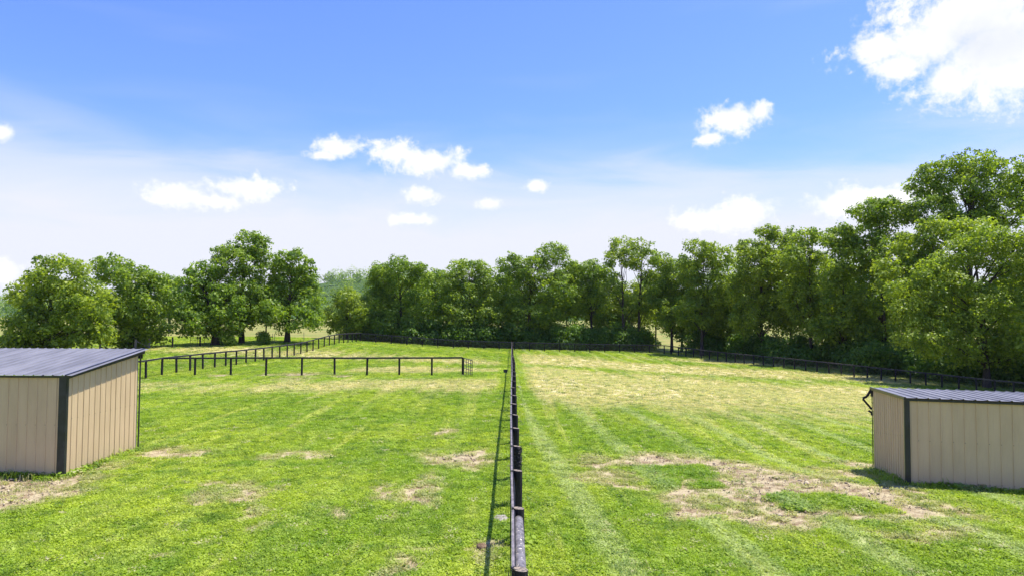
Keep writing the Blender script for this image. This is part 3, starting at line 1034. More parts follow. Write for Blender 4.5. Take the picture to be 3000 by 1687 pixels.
# ------------------------------------------------------------------ fences
def post_mesh(name, r, h, n=9, top=True, tilt=.35):
    mb = MB()
    mb.tube([(0, 0, -.35), (0, 0, h * .5), (0, 0, h)], [r * 1.04, r, r * .96], n, 0, True, 1 if top else 0, tilt)
    return mb.mesh(name, False)


def sq_post_mesh(name, w, h):
    mb = MB()
    mb.box(-w / 2, w / 2, -w / 2, w / 2, -.35, h)
    return mb.mesh(name)


def rail_mesh(name, t, hh):
    mb = MB()      # unit length along x, top edge at z = 0
    mb.box(0, 1, -t / 2, t / 2, -hh, -.012)
    mb.box(0, 1, -t / 2 + .001, t / 2 - .001, -.0118, 0, 1)
    return mb.mesh(name)


def fence(name, label, pts, h, post_me, rail_me, side, post_mats, rail_mats, rail_drop=0.0, wire=True, wire_side=None, step=.075, wr=.0022, skip_first_post=False, wire_mat=None, wob=.012, overlap=0.0):
    """pts: plan positions of the posts; rail and wire on the given side (metres, + = left of walking direction)"""
    root = empty(name, (pts[0][0], pts[0][1], tz(*pts[0])), label, 'fence')
    n = len(pts)
    zs = terrain(np.array([p[0] for p in pts]), np.array([p[1] for p in pts]))
    tops = []
    for i, (x, y) in enumerate(pts):
        j = random.uniform(-wob, wob)
        if not (i == 0 and skip_first_post):
            obj('post', post_me, post_mats, root, (x, y, float(zs[i]) + j), (random.uniform(-.02, .02), random.uniform(-.02, .02), random.uniform(0, .3) if post_me.name.startswith('round') else math.atan2(pts[min(i + 1, n - 1)][1] - pts[max(i - 1, 0)][1], pts[min(i + 1, n - 1)][0] - pts[max(i - 1, 0)][0])))
        a = pts[max(i - 1, 0)]
        b_ = pts[min(i + 1, n - 1)]
        d = Vector((b_[0] - a[0], b_[1] - a[1])).normalized()
        nv = Vector((-d.y, d.x))
        tops.append((Vector((x + nv.x * side, y + nv.y * side, float(zs[i]) + h - rail_drop + random.uniform(-wob, wob))), nv))
    for i in range(n - 1):
        a = tops[i][0]
        b_ = tops[i + 1][0]
        d = b_ - a
        L = d.length
        obj('rail', rail_me, rail_mats, root, a, (0, -math.asin(d.z / L), math.atan2(d.y, d.x)), (L + overlap, 1, 1))
    if wire:
        ws = side if wire_side is None else wire_side
        V = []
        Fc = []

        def wire_seg(p, q, r_):
            # three sided wire
            d = (q - p).normalized()
            ref = Vector((0, 0, 1)) if abs(d.z) < .9 else Vector((1, 0, 0))
            a_ = d.cross(ref).normalized()
            b2 = d.cross(a_)
            i0 = len(V)
            for c_ in (p, q):
                for k in range(3):
                    t = k * 2.0944
                    V.append(tuple(c_ + a_ * (math.cos(t) * r_) + b2 * (math.sin(t) * r_)))
            for k in range(3):
                k2 = (k + 1) % 3
                Fc.append((i0 + k, i0 + k2, i0 + 3 + k2, i0 + 3 + k))
        hz_ = [.03 + .105 * k for k in range(int((h - .08) / .105) + 1)]
        for i in range(n - 1):
            na, nb_ = tops[i][1], tops[i + 1][1]
            a = Vector((pts[i][0] + na.x * ws, pts[i][1] + na.y * ws, float(zs[i])))
            b_ = Vector((pts[i + 1][0] + nb_.x * ws, pts[i + 1][1] + nb_.y * ws, float(zs[i + 1])))
            for z in hz_:
                wire_seg(a + Vector((0, 0, z)), b_ + Vector((0, 0, z)), wr)
            m_ = max(2, int((b_ - a).length / step))
            for k in range(m_):
                q = a.lerp(b_, k / m_)
                wire_seg(q + Vector((0, 0, .02)), q + Vector((0, 0, hz_[-1])), wr)
        me = np_mesh('wire_mesh', V, Fc)
        obj('wire_mesh', me, wire_mat or m_wire, root, kind='stuff')
    return root, tops


R_POST = post_mesh('round_post', .085, 1.30)
R_POST_NEAR = post_mesh('round_post_thick', .088, 1.31, 20, True, .12)
S_POST = sq_post_mesh('square_post', .12, 1.30)
RAIL = rail_mesh('board_rail', .038, .14)
RAIL2 = rail_mesh('board_rail_wide', .045, .125)
RAIL3 = rail_mesh('board_rail_far', .06, .13)

# --- central divider fence, running straight away from the viewer
y0 = 7.95
cy = [y0]
while cy[-1] < 103.5:
    cy.append(cy[-1] + 2.44 + random.uniform(-.03, .03))
cpts = [(.115 + .02 * math.sin(y * .21) + random.uniform(-.008, .008), y) for y in cy]
fence_c, ctops = fence('divider_fence', 'long black board and wire fence running straight away down the middle', cpts, 1.30, R_POST_NEAR, RAIL, .107,
                       [m_post, m_posttop], [m_rail, m_railtop], 0.0, True, .132, .05, .0016)
zg = tz(.11, 9.2)
mb = MB()
pp = [(.115, 8.04 + (10.30 - 8.04) * k / 8, zg + 1.18 + .012 * math.sin(k * 1.3)) for k in range(9)]
mb.tube(pp, [.070, .072, .074, .071, .073, .071, .072, .069, .068], 14)
o = obj('brace_pole', mb.mesh('brace_pole', True), m_pole, fence_c)
o['label'] = 'grey weathered round pole with pale spots bracing the two nearest posts'
# insulated wire and its ties along the board
mb = MB()
ties = MB()
for i, (t, nv) in enumerate(ctops[:26]):
    x, y, z = t
    if i < len(ctops) - 1:
        q = ctops[i + 1][0]
        mb.tube([(x + .028, y, z - .01), (x + .034, (y + q.y) / 2, (z + q.z) / 2 - .03), (q.x + .028, q.y, q.z - .01)], .0055, 5)
    r = .02
    for k in range(3):
        ang_ = random.uniform(0, 3.1)
        c0 = Vector((x + random.uniform(-.012, .02), y + random.uniform(-.02, .02), z + .008 + .006 * k))
        dv = Vector((math.cos(ang_), math.sin(ang_) * .6, .15)) * .035
        ties.tube([tuple(c0 - dv), tuple(c0), tuple(c0 + dv)], .008, 5)
obj('fence_wire', mb.mesh('fence_wire'), m_wire, fence_c)
obj('wire_ties', ties.mesh('wire_ties'), m_wire, fence_c, kind='stuff')
# hanging wire ends at the end post
mb = MB()
mb.tube([(-.02, 7.93, zg + 1.28), (-.045, 7.90, zg + 1.1), (-.03, 7.88, zg + .6), (-.05, 7.88, zg + .2)], .006, 5)
mb.tube([(.045, 7.90, zg + 1.28), (.05, 7.86, zg + 1.0), (.045, 7.86, zg + .3)], .005, 5)
obj('loose_wire', mb.mesh('loose_wire'), m_wire, fence_c)
# hardware netting wrapped round the fourth post
V = []
Fc = []
mb = MB()
px_, py_ = cpts[3]
zt = tz(px_, py_) + 1.31
rg = random.Random(3)
for k in range(230):
    a0 = rg.uniform(0, 6.28)
    zz = zt - rg.uniform(.0, .50)
    r0 = .100 + rg.uniform(0, .03)
    a1 = a0 + rg.uniform(-.9, .9)
    z1 = zz + rg.uniform(-.12, .06)
    am = (a0 + a1) / 2
    mb.tube([(px_ + r0 * math.cos(a0), py_ + r0 * math.sin(a0), zz), (px_ + (r0 + .008) * math.cos(am), py_ + (r0 + .008) * math.sin(am), (zz + z1) / 2), (px_ + r0 * math.cos(a1), py_ + r0 * math.sin(a1), min(z1, zt + .01))], .0045, 4, cap=False)
net = obj('wire_netting', mb.mesh('wire_netting'), m_wire, None)
tag(net, 'tangle of dark wire netting wrapped over the fourth fence post from the bottom', 'netting')

# --- left long fence
pa = W(427, 1108.7, 49)
pb = W(1055, 1001, 102)
nA = 27
def persp_line(p, q, n, k0=0):
    return [(p.x + (q.x - p.x) * i / n, p.y + (q.y - p.y) * i / n) for i in range(k0, n + 1)]
ptsA = persp_line(pa, pb, nA, -5)
fence('side_fence', 'black board fence rising along the left side of the field to its far left corner', ptsA, 1.34, S_POST, RAIL2, .0,
      [m_post], [m_rail, m_farrail], -.02, True, .07, .10, .0022)
# --- paddock cross fence: from the second seen post of the side fence to its gate
p0 = W(478, 1100, 51.2)
p1 = W(1355, 1099, 50)
bx = [477.5, 571, 676, 779, 884, 980, 1075, 1169.6, 1265, 1355]
ptsB = []
for x in bx:
    s = (x - 477.5) / (1355 - 477.5)
    q = W(x, 1100, p0.y + (p1.y - p0.y) * s)
    ptsB.append((q.x, q.y))
fence('paddock_fence', 'black post and rail fence across the left field in front of the long side fence', ptsB, 1.34, S_POST, RAIL2, -.0,
      [m_post], [m_rail, m_rail], -.02, True, .07, .10, .0016, skip_first_post=True)

# gate at its end, swung towards the viewer
gh = Vector((ptsB[-1][0] + .09, ptsB[-1][1] - .05, 0))
ge = W(1383, 1112, 47.6)
gd = Vector((ge.x - gh.x, ge.y - gh.y, 0))
gl = gd.length
gate = empty('paddock_gate', (gh.x, gh.y, tz(gh.x, gh.y) + .06), 'open black tubular grid gate hanging at the right end of the paddock fence', 'gate', rz=math.atan2(gd.y, gd.x))


def gpart(nm, mb, mat):
    o = bpy.data.objects.new(nm, mb.mesh(nm))
    COL.objects.link(o)
    o.data.materials.append(mat)
    o.parent = gate
    return o


mb = MB()
GH = 1.20
mb.tube([(0.02, 0, 0), (0.02, 0, GH)], .026, 8)
mb.tube([(gl, 0, -.0), (gl, 0, GH)], .026, 8)
mb.tube([(0.02, 0, GH), (gl, 0, GH)], .026, 8)
mb.tube([(0.02, 0, 0), (gl, 0, 0)], .026, 8)
gpart('gate_frame', mb, m_gate)
for k in range(1, 5):
    mb = MB()
    mb.tube([(0.03, 0, GH * k / 5), (gl - .01, 0, GH * k / 5)], .018, 6)
    gpart('bar', mb, m_gate)
for k in range(1, 4):
    mb = MB()
    mb.tube([(gl * k / 4, .035, .01), (gl * k / 4, .035, GH - .01)], .022, 6)
    gpart('upright', mb, m_gate)

# --- back fence and right fence
pr = W(1946, 1036, 105)
nbk = 20
ptsC = persp_line(pb, pr, nbk)
fence('back_fence', 'black wire fence along the far end of the field under the tree line', ptsC, 1.34, S_POST, RAIL3, .0, [m_post], [m_rail, m_farrail], 0, True, .07, .08, .0035, wire_mat=m_wirefar)
pe = W(2971, 1163, 62.5)
nR = 30
ptsD = persp_line(pr, pe, nR)
dx_, dy_ = ptsD[-1][0] - ptsD[-2][0], ptsD[-1][1] - ptsD[-2][1]
for k in range(8):
    ptsD.append((ptsD[-1][0] + dx_, ptsD[-1][1] + dy_))
fence('boundary_fence', 'black wire fence coming forward along the trees on the right side', ptsD, 1.36, S_POST, RAIL3, .0, [m_post], [m_rail, m_farrail], 0, True, -.07, .08, .0035, wire_mat=m_wirefar)

# --- old field fence under the left trees
GREY_POST = sq_post_mesh('grey_post', .16, 1.15)
DARK_POST = sq_post_mesh('dark_field_post', .14, 1.25)


def base_at(px, py, Y):
    p = W(px, py, Y)
    return (p.x, p.y, tz(p.x, p.y))


grp = 'posts of the old field fence'
brace = empty('brace_assembly', base_at(397, 1022, 79), 'silvered wooden corner brace of two posts just above the left shed roof', 'fence brace')
q1, q2 = base_at(397, 1022, 79), base_at(437, 1020, 80)
obj('post', GREY_POST, m_greywood, brace, q1)
obj('post', GREY_POST, m_greywood, brace, q2)
mb = MB()
mb.tube([(q1[0], q1[1] - .05, q1[2] + .98), (q2[0], q2[1] - .05, q2[2] + .15)], .055, 8)
obj('diagonal_brace', mb.mesh('diagonal_brace'), m_greywood, brace)
labs = [(293, 1025, 79, GREY_POST, m_greywood, 'short grey wooden post behind the roof of the left shed'),
        (505, 1018, 80, DARK_POST, m_post, 'dark fence post alone in the open between two left trees'),
        (586, 1015, 81.5, DARK_POST, m_post, 'dark post standing against the middle of the old field gate')]
for (a, b_, Y, me, mt, lb) in labs:
    o = obj('fence_post', me, mt, None, base_at(a, b_, Y))
    tag(o, lb, 'post', grp)
for (a, Y, lb) in ((799, 87, 'thin leaning stake between the two tall trunks, left one of the pair'), (804, 87.3, 'thin upright stake, right one of the close pair between tall trunks'), (890, 92, 'thin dark stake right of the wide tree beside the fence')):
    q = base_at(a, 1004, Y)
    mb = MB()
    mb.tube([(0, 0, -.2), (0, 0, .5), (random.uniform(-.05, .05), 0, 1.25)], .035, 6)
    o = obj('stake', mb.mesh('stake'), m_greywood, None, q)
    tag(o, lb, 'post', 'stakes of the old field fence')
fg0 = Vector(base_at(557.6, 1016, 81.8))
fg1 = Vector(base_at(620, 1014, 82.6))
fgate = empty('field_gate', fg0, 'rusty tubular field gate under the branches beside the thickest trunk', 'gate')
d_ = fg1 - fg0
for k in range(6):
    mb = MB()
    z = .18 + k * .2
    mb.tube([tuple(fg0 + Vector((0, 0, z))), tuple(fg1 + Vector((0, 0, z)))], .026, 6)
    obj('bar', mb.mesh('bar'), m_galv, fgate)
for s in (0, .33, .66, 1):
    mb = MB()
    q = fg0 + d_ * s + Vector((0, -.03, 0))
    mb.tube([tuple(q + Vector((0, 0, .12))), tuple(q + Vector((0, 0, 1.2)))], .026, 6)
    obj('upright', mb.mesh('upright'), m_galv, fgate)

# ------------------------------------------------------------------ small things on the grass
q = ground_hit(1481, 1094)
bk = empty('feed_bucket', q, 'dark grey square bucket on the grass left of the middle fence', 'bucket')
mb = MB()
for (z0, z1, a0, a1) in ((0, .27, .125, .15),):
    mb.hexa([(-a0, -a0, z0), (a0, -a0, z0), (a0, a0, z0), (-a0, a0, z0), (-a1, -a1, z1), (a1, -a1, z1), (a1, a1, z1), (-a1, a1, z1)])
o = obj('bucket_body', mb.mesh('bucket_body'), m_bucket, None); o.parent = bk
mb = MB()
for (x0, x1, y0_, y1_) in ((-.165, .165, -.165, -.14), (-.165, .165, .14, .165), (-.165, -.14, -.14, .14), (.14, .165, -.14, .14)):
    mb.box(x0, x1, y0_, y1_, .272, .31)
o = obj('rim', mb.mesh('rim'), m_bucket, None); o.parent = bk


def stone(name, loc, sx_, sy_, sz_, mat, label, cat, seed):
    r = np.random.default_rng(seed)
    n, m_ = 14, 7
    V = []
    for j in range(m_ + 1):
        ph = math.pi * j / m_
        for i in range(n):
            th = 2 * math.pi * i / n
            k = 1 + r.normal(0, .07)
            V.append((sx_ * k * math.sin(ph) * math.cos(th), sy_ * k * math.sin(ph) * math.sin(th), sz_ * k * math.copysign(abs(math.cos(ph)) ** .6, math.cos(ph))))
    Fc = [(j * n + i, j * n + (i + 1) % n, (j + 1) * n + (i + 1) % n, (j + 1) * n + i) for j in range(m_) for i in range(n)]
    o = obj(name, np_mesh(name, V, Fc, True), mat, None, loc)
    tag(o, label, cat)
    return o


q = ground_hit(1468, 1520)
stone('flat_stone', (q.x, q.y, q.z + .015), .155, .24, .04, m_stone, 'flat pale stone at the foot of the middle fence, seen through its mesh', 'stone', 1)
q = ground_hit(1517, 1135)
stone('board_scrap', (q.x + .05, q.y, q.z + .04), .21, .10, .05, m_stone, 'pale flat scrap of board on the right of the middle fence', 'board', 2)
q = ground_hit(1311, 1074)
stone('paper_scrap', (q.x, q.y, q.z + .05), .10, .05, .05, simple('white_paper', (.8, .8, .8), (.7, .7, .7)), 'tiny white scrap lying in the grass behind the paddock fence', 'scrap', 3)
m_clod = simple('brown_earth', (.10, .062, .034), (.22, .15, .09), 14, .95, (1, 1, 1), 0, .5, .1)
q = ground_hit(1412, 1603)
stone('earth_mound', (q.x, q.y, q.z + .01), .10, .13, .06, m_clod, 'small brown mound of dug earth left of the fence shadow', 'mound', 4)

# ------------------------------------------------------------------ trees
m_leaf, nt, b = new_mat('leaves')
tint = nt.add('ShaderNodeAttribute', attribute_name='tint').outputs['Fac']
hue = nt.add('ShaderNodeAttribute', attribute_name='hue').outputs['Fac']
lc = nt.mix(nt.ss(tint, .1, .9), (.085, .170, .020), (.225, .335, .026))
lc = nt.mix(nt.ss(hue, .0, 1.0), lc, nt.mix(nt.ss(tint, .1, .9), (.135, .200, .022), (.350, .410, .036)))
nt.l.new(lc, b.inputs['Base Color'])
b.inputs['Roughness'].default_value = .5
b.inputs['Specular IOR Level'].default_value = .35
tr = nt.add('ShaderNodeBsdfTranslucent', {'Color': nt.mix(1.0, lc, (1.7, 1.7, .75), 'MULTIPLY')})
mx = nt.add('ShaderNodeMixShader', {0: .48, 1: b.outputs[0], 2: tr.outputs[0]})
nt.l.new(mx.outputs[0], nt.n['Material Output'].inputs['Surface'])

LEAFSUM = [0]


def leaf_mesh(name, lobes, seed, leaf=.31, dens=1.0, hue_v=.4, puff=1.0, sparse=0.0, flat=.92, tint_m=.5):
    """lobes: (cx, cy, cz, rx, ry, rz). Foliage sits in many small sprays spread over and in the lobes."""
    r = np.random.default_rng(seed)
    PC = []
    PR = []
    PT = []
    for (cx, cy, cz, rx, ry, rz) in lobes:
        R = (rx * ry * rz) ** (1 / 3)
        pr_ = (.50 + .085 * R) * puff
        npf = int(max(12, 6.5 * (R / pr_) ** 2) * (1 - sparse))
        u = r.normal(size=(npf, 3))
        u /= np.linalg.norm(u, axis=1)[:, None]
        rad = r.uniform(.30, 1.08, npf) ** .6
        c = np.array([cx, cy, cz]) + u * rad[:, None] * np.array([rx, ry, rz])
        PC.append(c)
        PR.append(pr_ * r.uniform(.55, 1.25, npf))
        PT.append(np.clip(r.normal(tint_m, .17, npf), 0, 1))
    PC = np.concatenate(PC)
    PR = np.concatenate(PR)
    PT = np.concatenate(PT)
    nl = np.maximum(12, (dens * 9.5 * (PR / leaf) ** 2)).astype(int)
    idx_ = np.repeat(np.arange(len(PC)), nl)
    n = len(idx_)
    u = r.normal(size=(n, 3))
    u /= np.linalg.norm(u, axis=1)[:, None]
    u[:, 2] = np.where((u[:, 2] < -.1) & (r.random(n) < .45), -u[:, 2], u[:, 2])
    rad = r.uniform(.25, 1.0, n) ** .5 * (1 + .25 * (r.random(n) < .08) * r.random(n))
    pos = PC[idx_] + u * (rad * PR[idx_])[:, None] * np.array([1.15, 1.15, flat])
    nrm = u * .75 + np.array([0, -.12, .40]) + r.normal(0, .5, (n, 3))
    nrm /= np.linalg.norm(nrm, axis=1)[:, None]
    t = u * np.array([1, 1, .2]) + np.array([0, 0, -.35]) + r.normal(0, .5, (n, 3))
    t -= nrm * (t * nrm).sum(1)[:, None]
    t /= np.maximum(np.linalg.norm(t, axis=1), 1e-6)[:, None]
    s_ = np.cross(nrm, t)
    L = leaf * r.uniform(.6, 1.35, n)
    Wd = L * r.uniform(.55, .88, n)
    a = pos - t * (L * .5)[:, None]
    tip = pos + t * (L * .5)[:, None] - nrm * (L * .12)[:, None]
    l = pos + s_ * (Wd * .5)[:, None] + nrm * (L * .05)[:, None]
    rr = pos - s_ * (Wd * .5)[:, None] + nrm * (L * .05)[:, None]
    V = np.stack([a, rr, tip, l], 1).reshape(-1, 3)
    Fc = np.arange(4 * n).reshape(n, 4)
    me = np_mesh(name, V, Fc)
    tn = np.clip(PT[idx_] + r.normal(0, .16, n), 0, 1)
    at = me.attributes.new('tint', 'FLOAT', 'POINT')
    at.data.foreach_set('value', np.repeat(tn, 4).astype(np.float32))
    at = me.attributes.new('hue', 'FLOAT', 'POINT')
    at.data.foreach_set('value', np.repeat(np.clip(hue_v + r.normal(0, .1, n), 0, 1), 4).astype(np.float32))
    LEAFSUM[0] += n
    return me


def limbs(base, lobes, r0, seed, bend=.3, trunk_to=.55):
    rg = random.Random(seed)
    mb = MB()
    bx_, by_, bz_ = base
    top = max(l[2] + l[5] * .4 for l in lobes)
    cxm = sum(l[0] for l in lobes) / len(lobes)
    cym = sum(l[1] for l in lobes) / len(lobes)
    H_ = top - bz_
    P = []
    for k in range(7):
        s = k / 6
        P.append(Vector((bx_ + (cxm - bx_) * s * s * .7 + rg.uniform(-1, 1) * .12 * bend * H_ * .1, by_ + (cym - by_) * s * .6, bz_ - .3 + (H_ * .93 + .3) * s)))
    rad = [r0 * 1.35] + [r0 * (1 - .84 * (k / 6)) for k in range(1, 7)]
    mb.tube([tuple(p) for p in P], rad, 9)
    for (cx, cy, cz, rx, ry, rz) in lobes:
        for q in range(3):
            tgt = Vector((cx + rg.uniform(-.6, .6) * rx, cy + rg.uniform(-.6, .6) * ry, cz + rg.uniform(-.4, .6) * rz))
            s = max(.18, min(.9, (tgt.z - bz_) / H_ - rg.uniform(.12, .3)))
            i = min(5, int(s * 6))
            st = P[i].lerp(P[i + 1], s * 6 - i)
            mid = st.lerp(tgt, .5) + Vector((rg.uniform(-.4, .4), rg.uniform(-.4, .4), rg.uniform(-.2, .5)))
            r1 = r0 * (.38 - .22 * s)
            mb.tube([tuple(st), tuple(mid), tuple(tgt)], [r1, r1 * .6, r1 * .22], 5, cap=False)
    return mb.mesh('trunk', True)


G1 = 'trees on the left beyond the field'
G2 = 'trees along the back fence'
G3 = 'trees along the right boundary'


def tree(label, Y, base_px, lobes_px, r0=.28, hue_v=.4, leaf=.31, dens=1.0, sparse=0.0, depth=1.0, seed=0, group=None, name='deciduous_tree', cat='tree', puff=1.0, tint_m=.5):
    rg = random.Random(seed * 7 + 1)
    k = 1.1646 / FPX * Y
    c0 = D(base_px, 860, Y)
    base = (c0.x, Y, tz(c0.x, Y))
    lobes = []
    wide = 1.16 if group in (G2, G3) and sparse < .2 else 1.05
    for (x, y, rx, ry) in lobes_px:
        Rm = (rx + ry) * .5 * k
        off = rg.uniform(-.55, .55) * Rm * depth
        c = D(x, y, Y + off)
        kk = k * 1.02
        lobes.append((c.x, c.y, c.z, rx * kk * wide, Rm * depth * 1.05, ry * kk * 1.08))
    root = empty(name, base, label, cat, group)
    obj('trunk', limbs(base, lobes, r0, seed), m_bark, root)
    obj('crown', leaf_mesh('crown', lobes, seed + 100, leaf, dens, hue_v, puff, sparse, .92, tint_m), m_leaf, root)
    return root


tree('broad yellow-green tree with rounded top at far left above the shed roof', 74, 120, [(150, 692, 68, 42), (75, 737, 46, 38), (222, 757, 58, 55), (140, 770, 75, 55), (70, 822, 50, 48), (180, 830, 68, 44), (110, 850, 85, 32), (255, 832, 32, 36), (40, 865, 40, 25)], .35, .72, seed=1, group=G1)
tree('two-peaked green tree just right of the leftmost broad tree', 80, 335, [(288, 685, 46, 36), (345, 705, 50, 36), (393, 738, 38, 42), (330, 770, 66, 52), (372, 822, 58, 46), (300, 830, 46, 40), (345, 855, 60, 22)], .33, .45, seed=2, group=G1)
tree('dense dark green tree on the thickest trunk, beside the field gate', 84, 545, [(518, 692, 36, 30), (478, 710, 26, 28), (465, 760, 34, 44), (530, 750, 52, 48), (575, 762, 34, 44), (500, 812, 58, 36), (570, 812, 42, 32)], .62, .25, seed=3, group=G1)
tree('tallest tree of the left group, slim trunk and high open crown', 87, 608, [(622, 614, 46, 28), (567, 640, 30, 20), (655, 645, 24, 32), (605, 665, 62, 32), (612, 715, 56, 44), (590, 775, 42, 38), (640, 785, 44, 34)], .34, .38, seed=4, sparse=.15, group=G1)
tree('wide-crowned tree with clear trunk, rightmost big one of the left group', 89, 722, [(740, 658, 36, 28), (694, 662, 16, 24), (768, 690, 28, 32), (722, 715, 58, 42), (778, 752, 34, 36), (690, 758, 46, 38), (740, 798, 62, 34), (795, 800, 20, 25)], .36, .32, seed=5, group=G1)
tree('slender young tree squeezed between two taller trunks on the left', 86.5, 669, [(668, 790, 32, 30), (672, 755, 26, 28)], .13, .3, seed=6, group=G1)
tree('small dark bush at the foot of the slender young tree', 86, 664, [(662, 850, 17, 12), (668, 845, 12, 14)], .08, .2, leaf=.2, seed=7, name='bush', cat='bush', group='bushes under the left trees')
tree('low dark bush beside the thickest trunk of the left group', 83.5, 572, [(572, 852, 16, 14), (580, 862, 10, 8)], .08, .2, leaf=.2, seed=8, name='bush', cat='bush', group='bushes under the left trees')
tree('small bright green tree beside the far left fence corner', 106, 873, [(870, 752, 32, 24), (848, 792, 36, 28), (893, 790, 28, 30), (865, 826, 40, 20)], .22, .68, seed=9, group=G2)
tree('rounded dark tree directly behind the far left fence corner', 109, 1010, [(1000, 685, 52, 33), (957, 702, 32, 33), (1062, 692, 24, 30), (1000, 742, 76, 40), (948, 775, 38, 40), (1040, 788, 56, 38), (960, 815, 56, 26)], .34, .40, seed=10, group=G2)
tree('tree with low light green boughs, left of the end of the middle fence', 111, 1185, [(1180, 680, 44, 26), (1128, 706, 34, 24), (1226, 706, 30, 28), (1180, 742, 64, 36), (1140, 790, 50, 34), (1222, 798, 36, 40), (1160, 822, 40, 16)], .33, .48, seed=11, group=G2)
tree('knobbly topped tree straight behind the end of the middle fence', 112, 1330, [(1288, 668, 28, 28), (1388, 646, 34, 28), (1342, 682, 40, 32), (1300, 732, 46, 42), (1392, 735, 46, 44), (1340, 790, 66, 36), (1278, 800, 26, 30), (1435, 680, 18, 28)], .36, .42, seed=12, group=G2)
tree('medium green tree left of the tall open pair', 114, 1488, [(1480, 684, 32, 26), (1455, 724, 32, 34), (1512, 715, 34, 42), (1490, 768, 44, 32)], .26, .42, seed=13, sparse=.1, group=G2)
tree('tall open tree with bare dark trunk, left one of the pair', 111, 1567, [(1562, 622, 30, 22), (1540, 655, 26, 20), (1585, 655, 22, 22), (1545, 715, 22, 26), (1580, 770, 24, 26)], .24, .6, leaf=.32, sparse=.25, seed=14, group=G2)
tree('tall open tree with bare dark trunk, right one of the pair', 112, 1606, [(1612, 622, 28, 21), (1640, 650, 22, 22), (1600, 660, 18, 18), (1640, 700, 22, 24), (1625, 765, 26, 24)], .25, .6, leaf=.32, sparse=.25, seed=15, group=G2)
tree('lower green tree in the right back corner, beside the open pair', 110, 1690, [(1668, 656, 20, 22), (1700, 700, 42, 34), (1668, 742, 36, 34), (1702, 788, 44, 38)], .24, .5, sparse=.1, seed=16, group=G2)
tree('feathery topped tree first along the right boundary', 103, 1765, [(1760, 628, 34, 22), (1806, 648, 36, 28), (1740, 680, 40, 36), (1790, 720, 52, 46), (1750, 780, 44, 42), (1800, 800, 40, 40)], .27, .55, seed=17, group=G3)
tree('yellow-green tree with wispy tall tips on the right boundary', 98, 1915, [(1890, 626, 34, 22), (1932, 588, 24, 16), (1968, 600, 32, 22), (1905, 668, 52, 42), (1962, 668, 52, 48), (1880, 730, 50, 46), (1940, 768, 52, 46), (1880, 800, 40, 42)], .32, .62, seed=18, group=G3)
tree('slightly lower tree right of the wispy tipped one', 91, 2040, [(2032, 598, 36, 18), (2020, 650, 46, 40), (2062, 690, 46, 48), (2010, 740, 44, 48), (2050, 796, 50, 44)], .28, .58, seed=19, group=G3)
tree('green tree with bright drooping boughs before the high tree', 87, 2125, [(2112, 602, 40, 32), (2140, 655, 44, 50), (2096, 735, 42, 48), (2130, 800, 54, 46), (2080, 830, 40, 34)], .28, .5, seed=20, group=G3)
tree('second tallest tree on the right, stepping up to the giant', 84, 2225, [(2192, 534, 42, 28), (2245, 535, 42, 34), (2180, 590, 48, 44), (2235, 640, 56, 60), (2200, 740, 54, 56), (2200, 830, 56, 46)], .34, .45, seed=21, group=G3)
tree('giant tree towering above all others at the right edge', 82, 2440, [(2372, 430, 44, 26), (2452, 412, 52, 28), (2535, 440, 52, 36), (2322, 466, 34, 32), (2420, 480, 82, 46), (2335, 540, 54, 44), (2530, 520, 66, 48), (2610, 480, 60, 50), (2450, 560, 70, 40)], .5, .52, seed=22, sparse=.08, group=G3)
tree('light green tree in front of the giant tree\'s lower crown', 76, 2370, [(2355, 592, 52, 34), (2290, 625, 44, 42), (2440, 585, 56, 28), (2255, 690, 44, 48), (2330, 680, 50, 50)], .3, .66, seed=23, group=G3)
tree('nearest tree on the right, fine pale leaves down to the fence', 69.5, 2480, [(2500, 612, 72, 34), (2425, 650, 60, 40), (2350, 690, 44, 40), (2555, 650, 60, 52), (2300, 755, 54, 52), (2400, 765, 82, 70), (2515, 780, 84, 80), (2335, 850, 66, 52), (2450, 868, 84, 52), (2545, 880, 60, 50)], .34, .60, leaf=.25, dens=.75, seed=24, group=G3)
tree('dark tree partly cut off by the right picture edge', 66, 2660, [(2655, 600, 60, 60), (2680, 700, 80, 80), (2640, 820, 70, 80), (2720, 560, 70, 70)], .34, .5, seed=25, group=G3)
# smaller trees between and behind, seen through the gaps
tree('distant round tree peeping out left of the thick-trunked tree', 130, 425, [(420, 712, 22, 18), (440, 735, 26, 26), (415, 760, 34, 30)], .25, .3, seed=26, group=G1)
tree('half hidden tree behind the gap left of the open pair', 122, 1445, [(1450, 700, 28, 30), (1440, 760, 30, 34)], .2, .55, seed=27, group=G2, sparse=.2)
tree('low bright tree behind the two open trunks', 117, 1590, [(1590, 740, 40, 30), (1560, 790, 36, 30), (1620, 800, 36, 28)], .16, .75, seed=28, sparse=.3, group=G2)

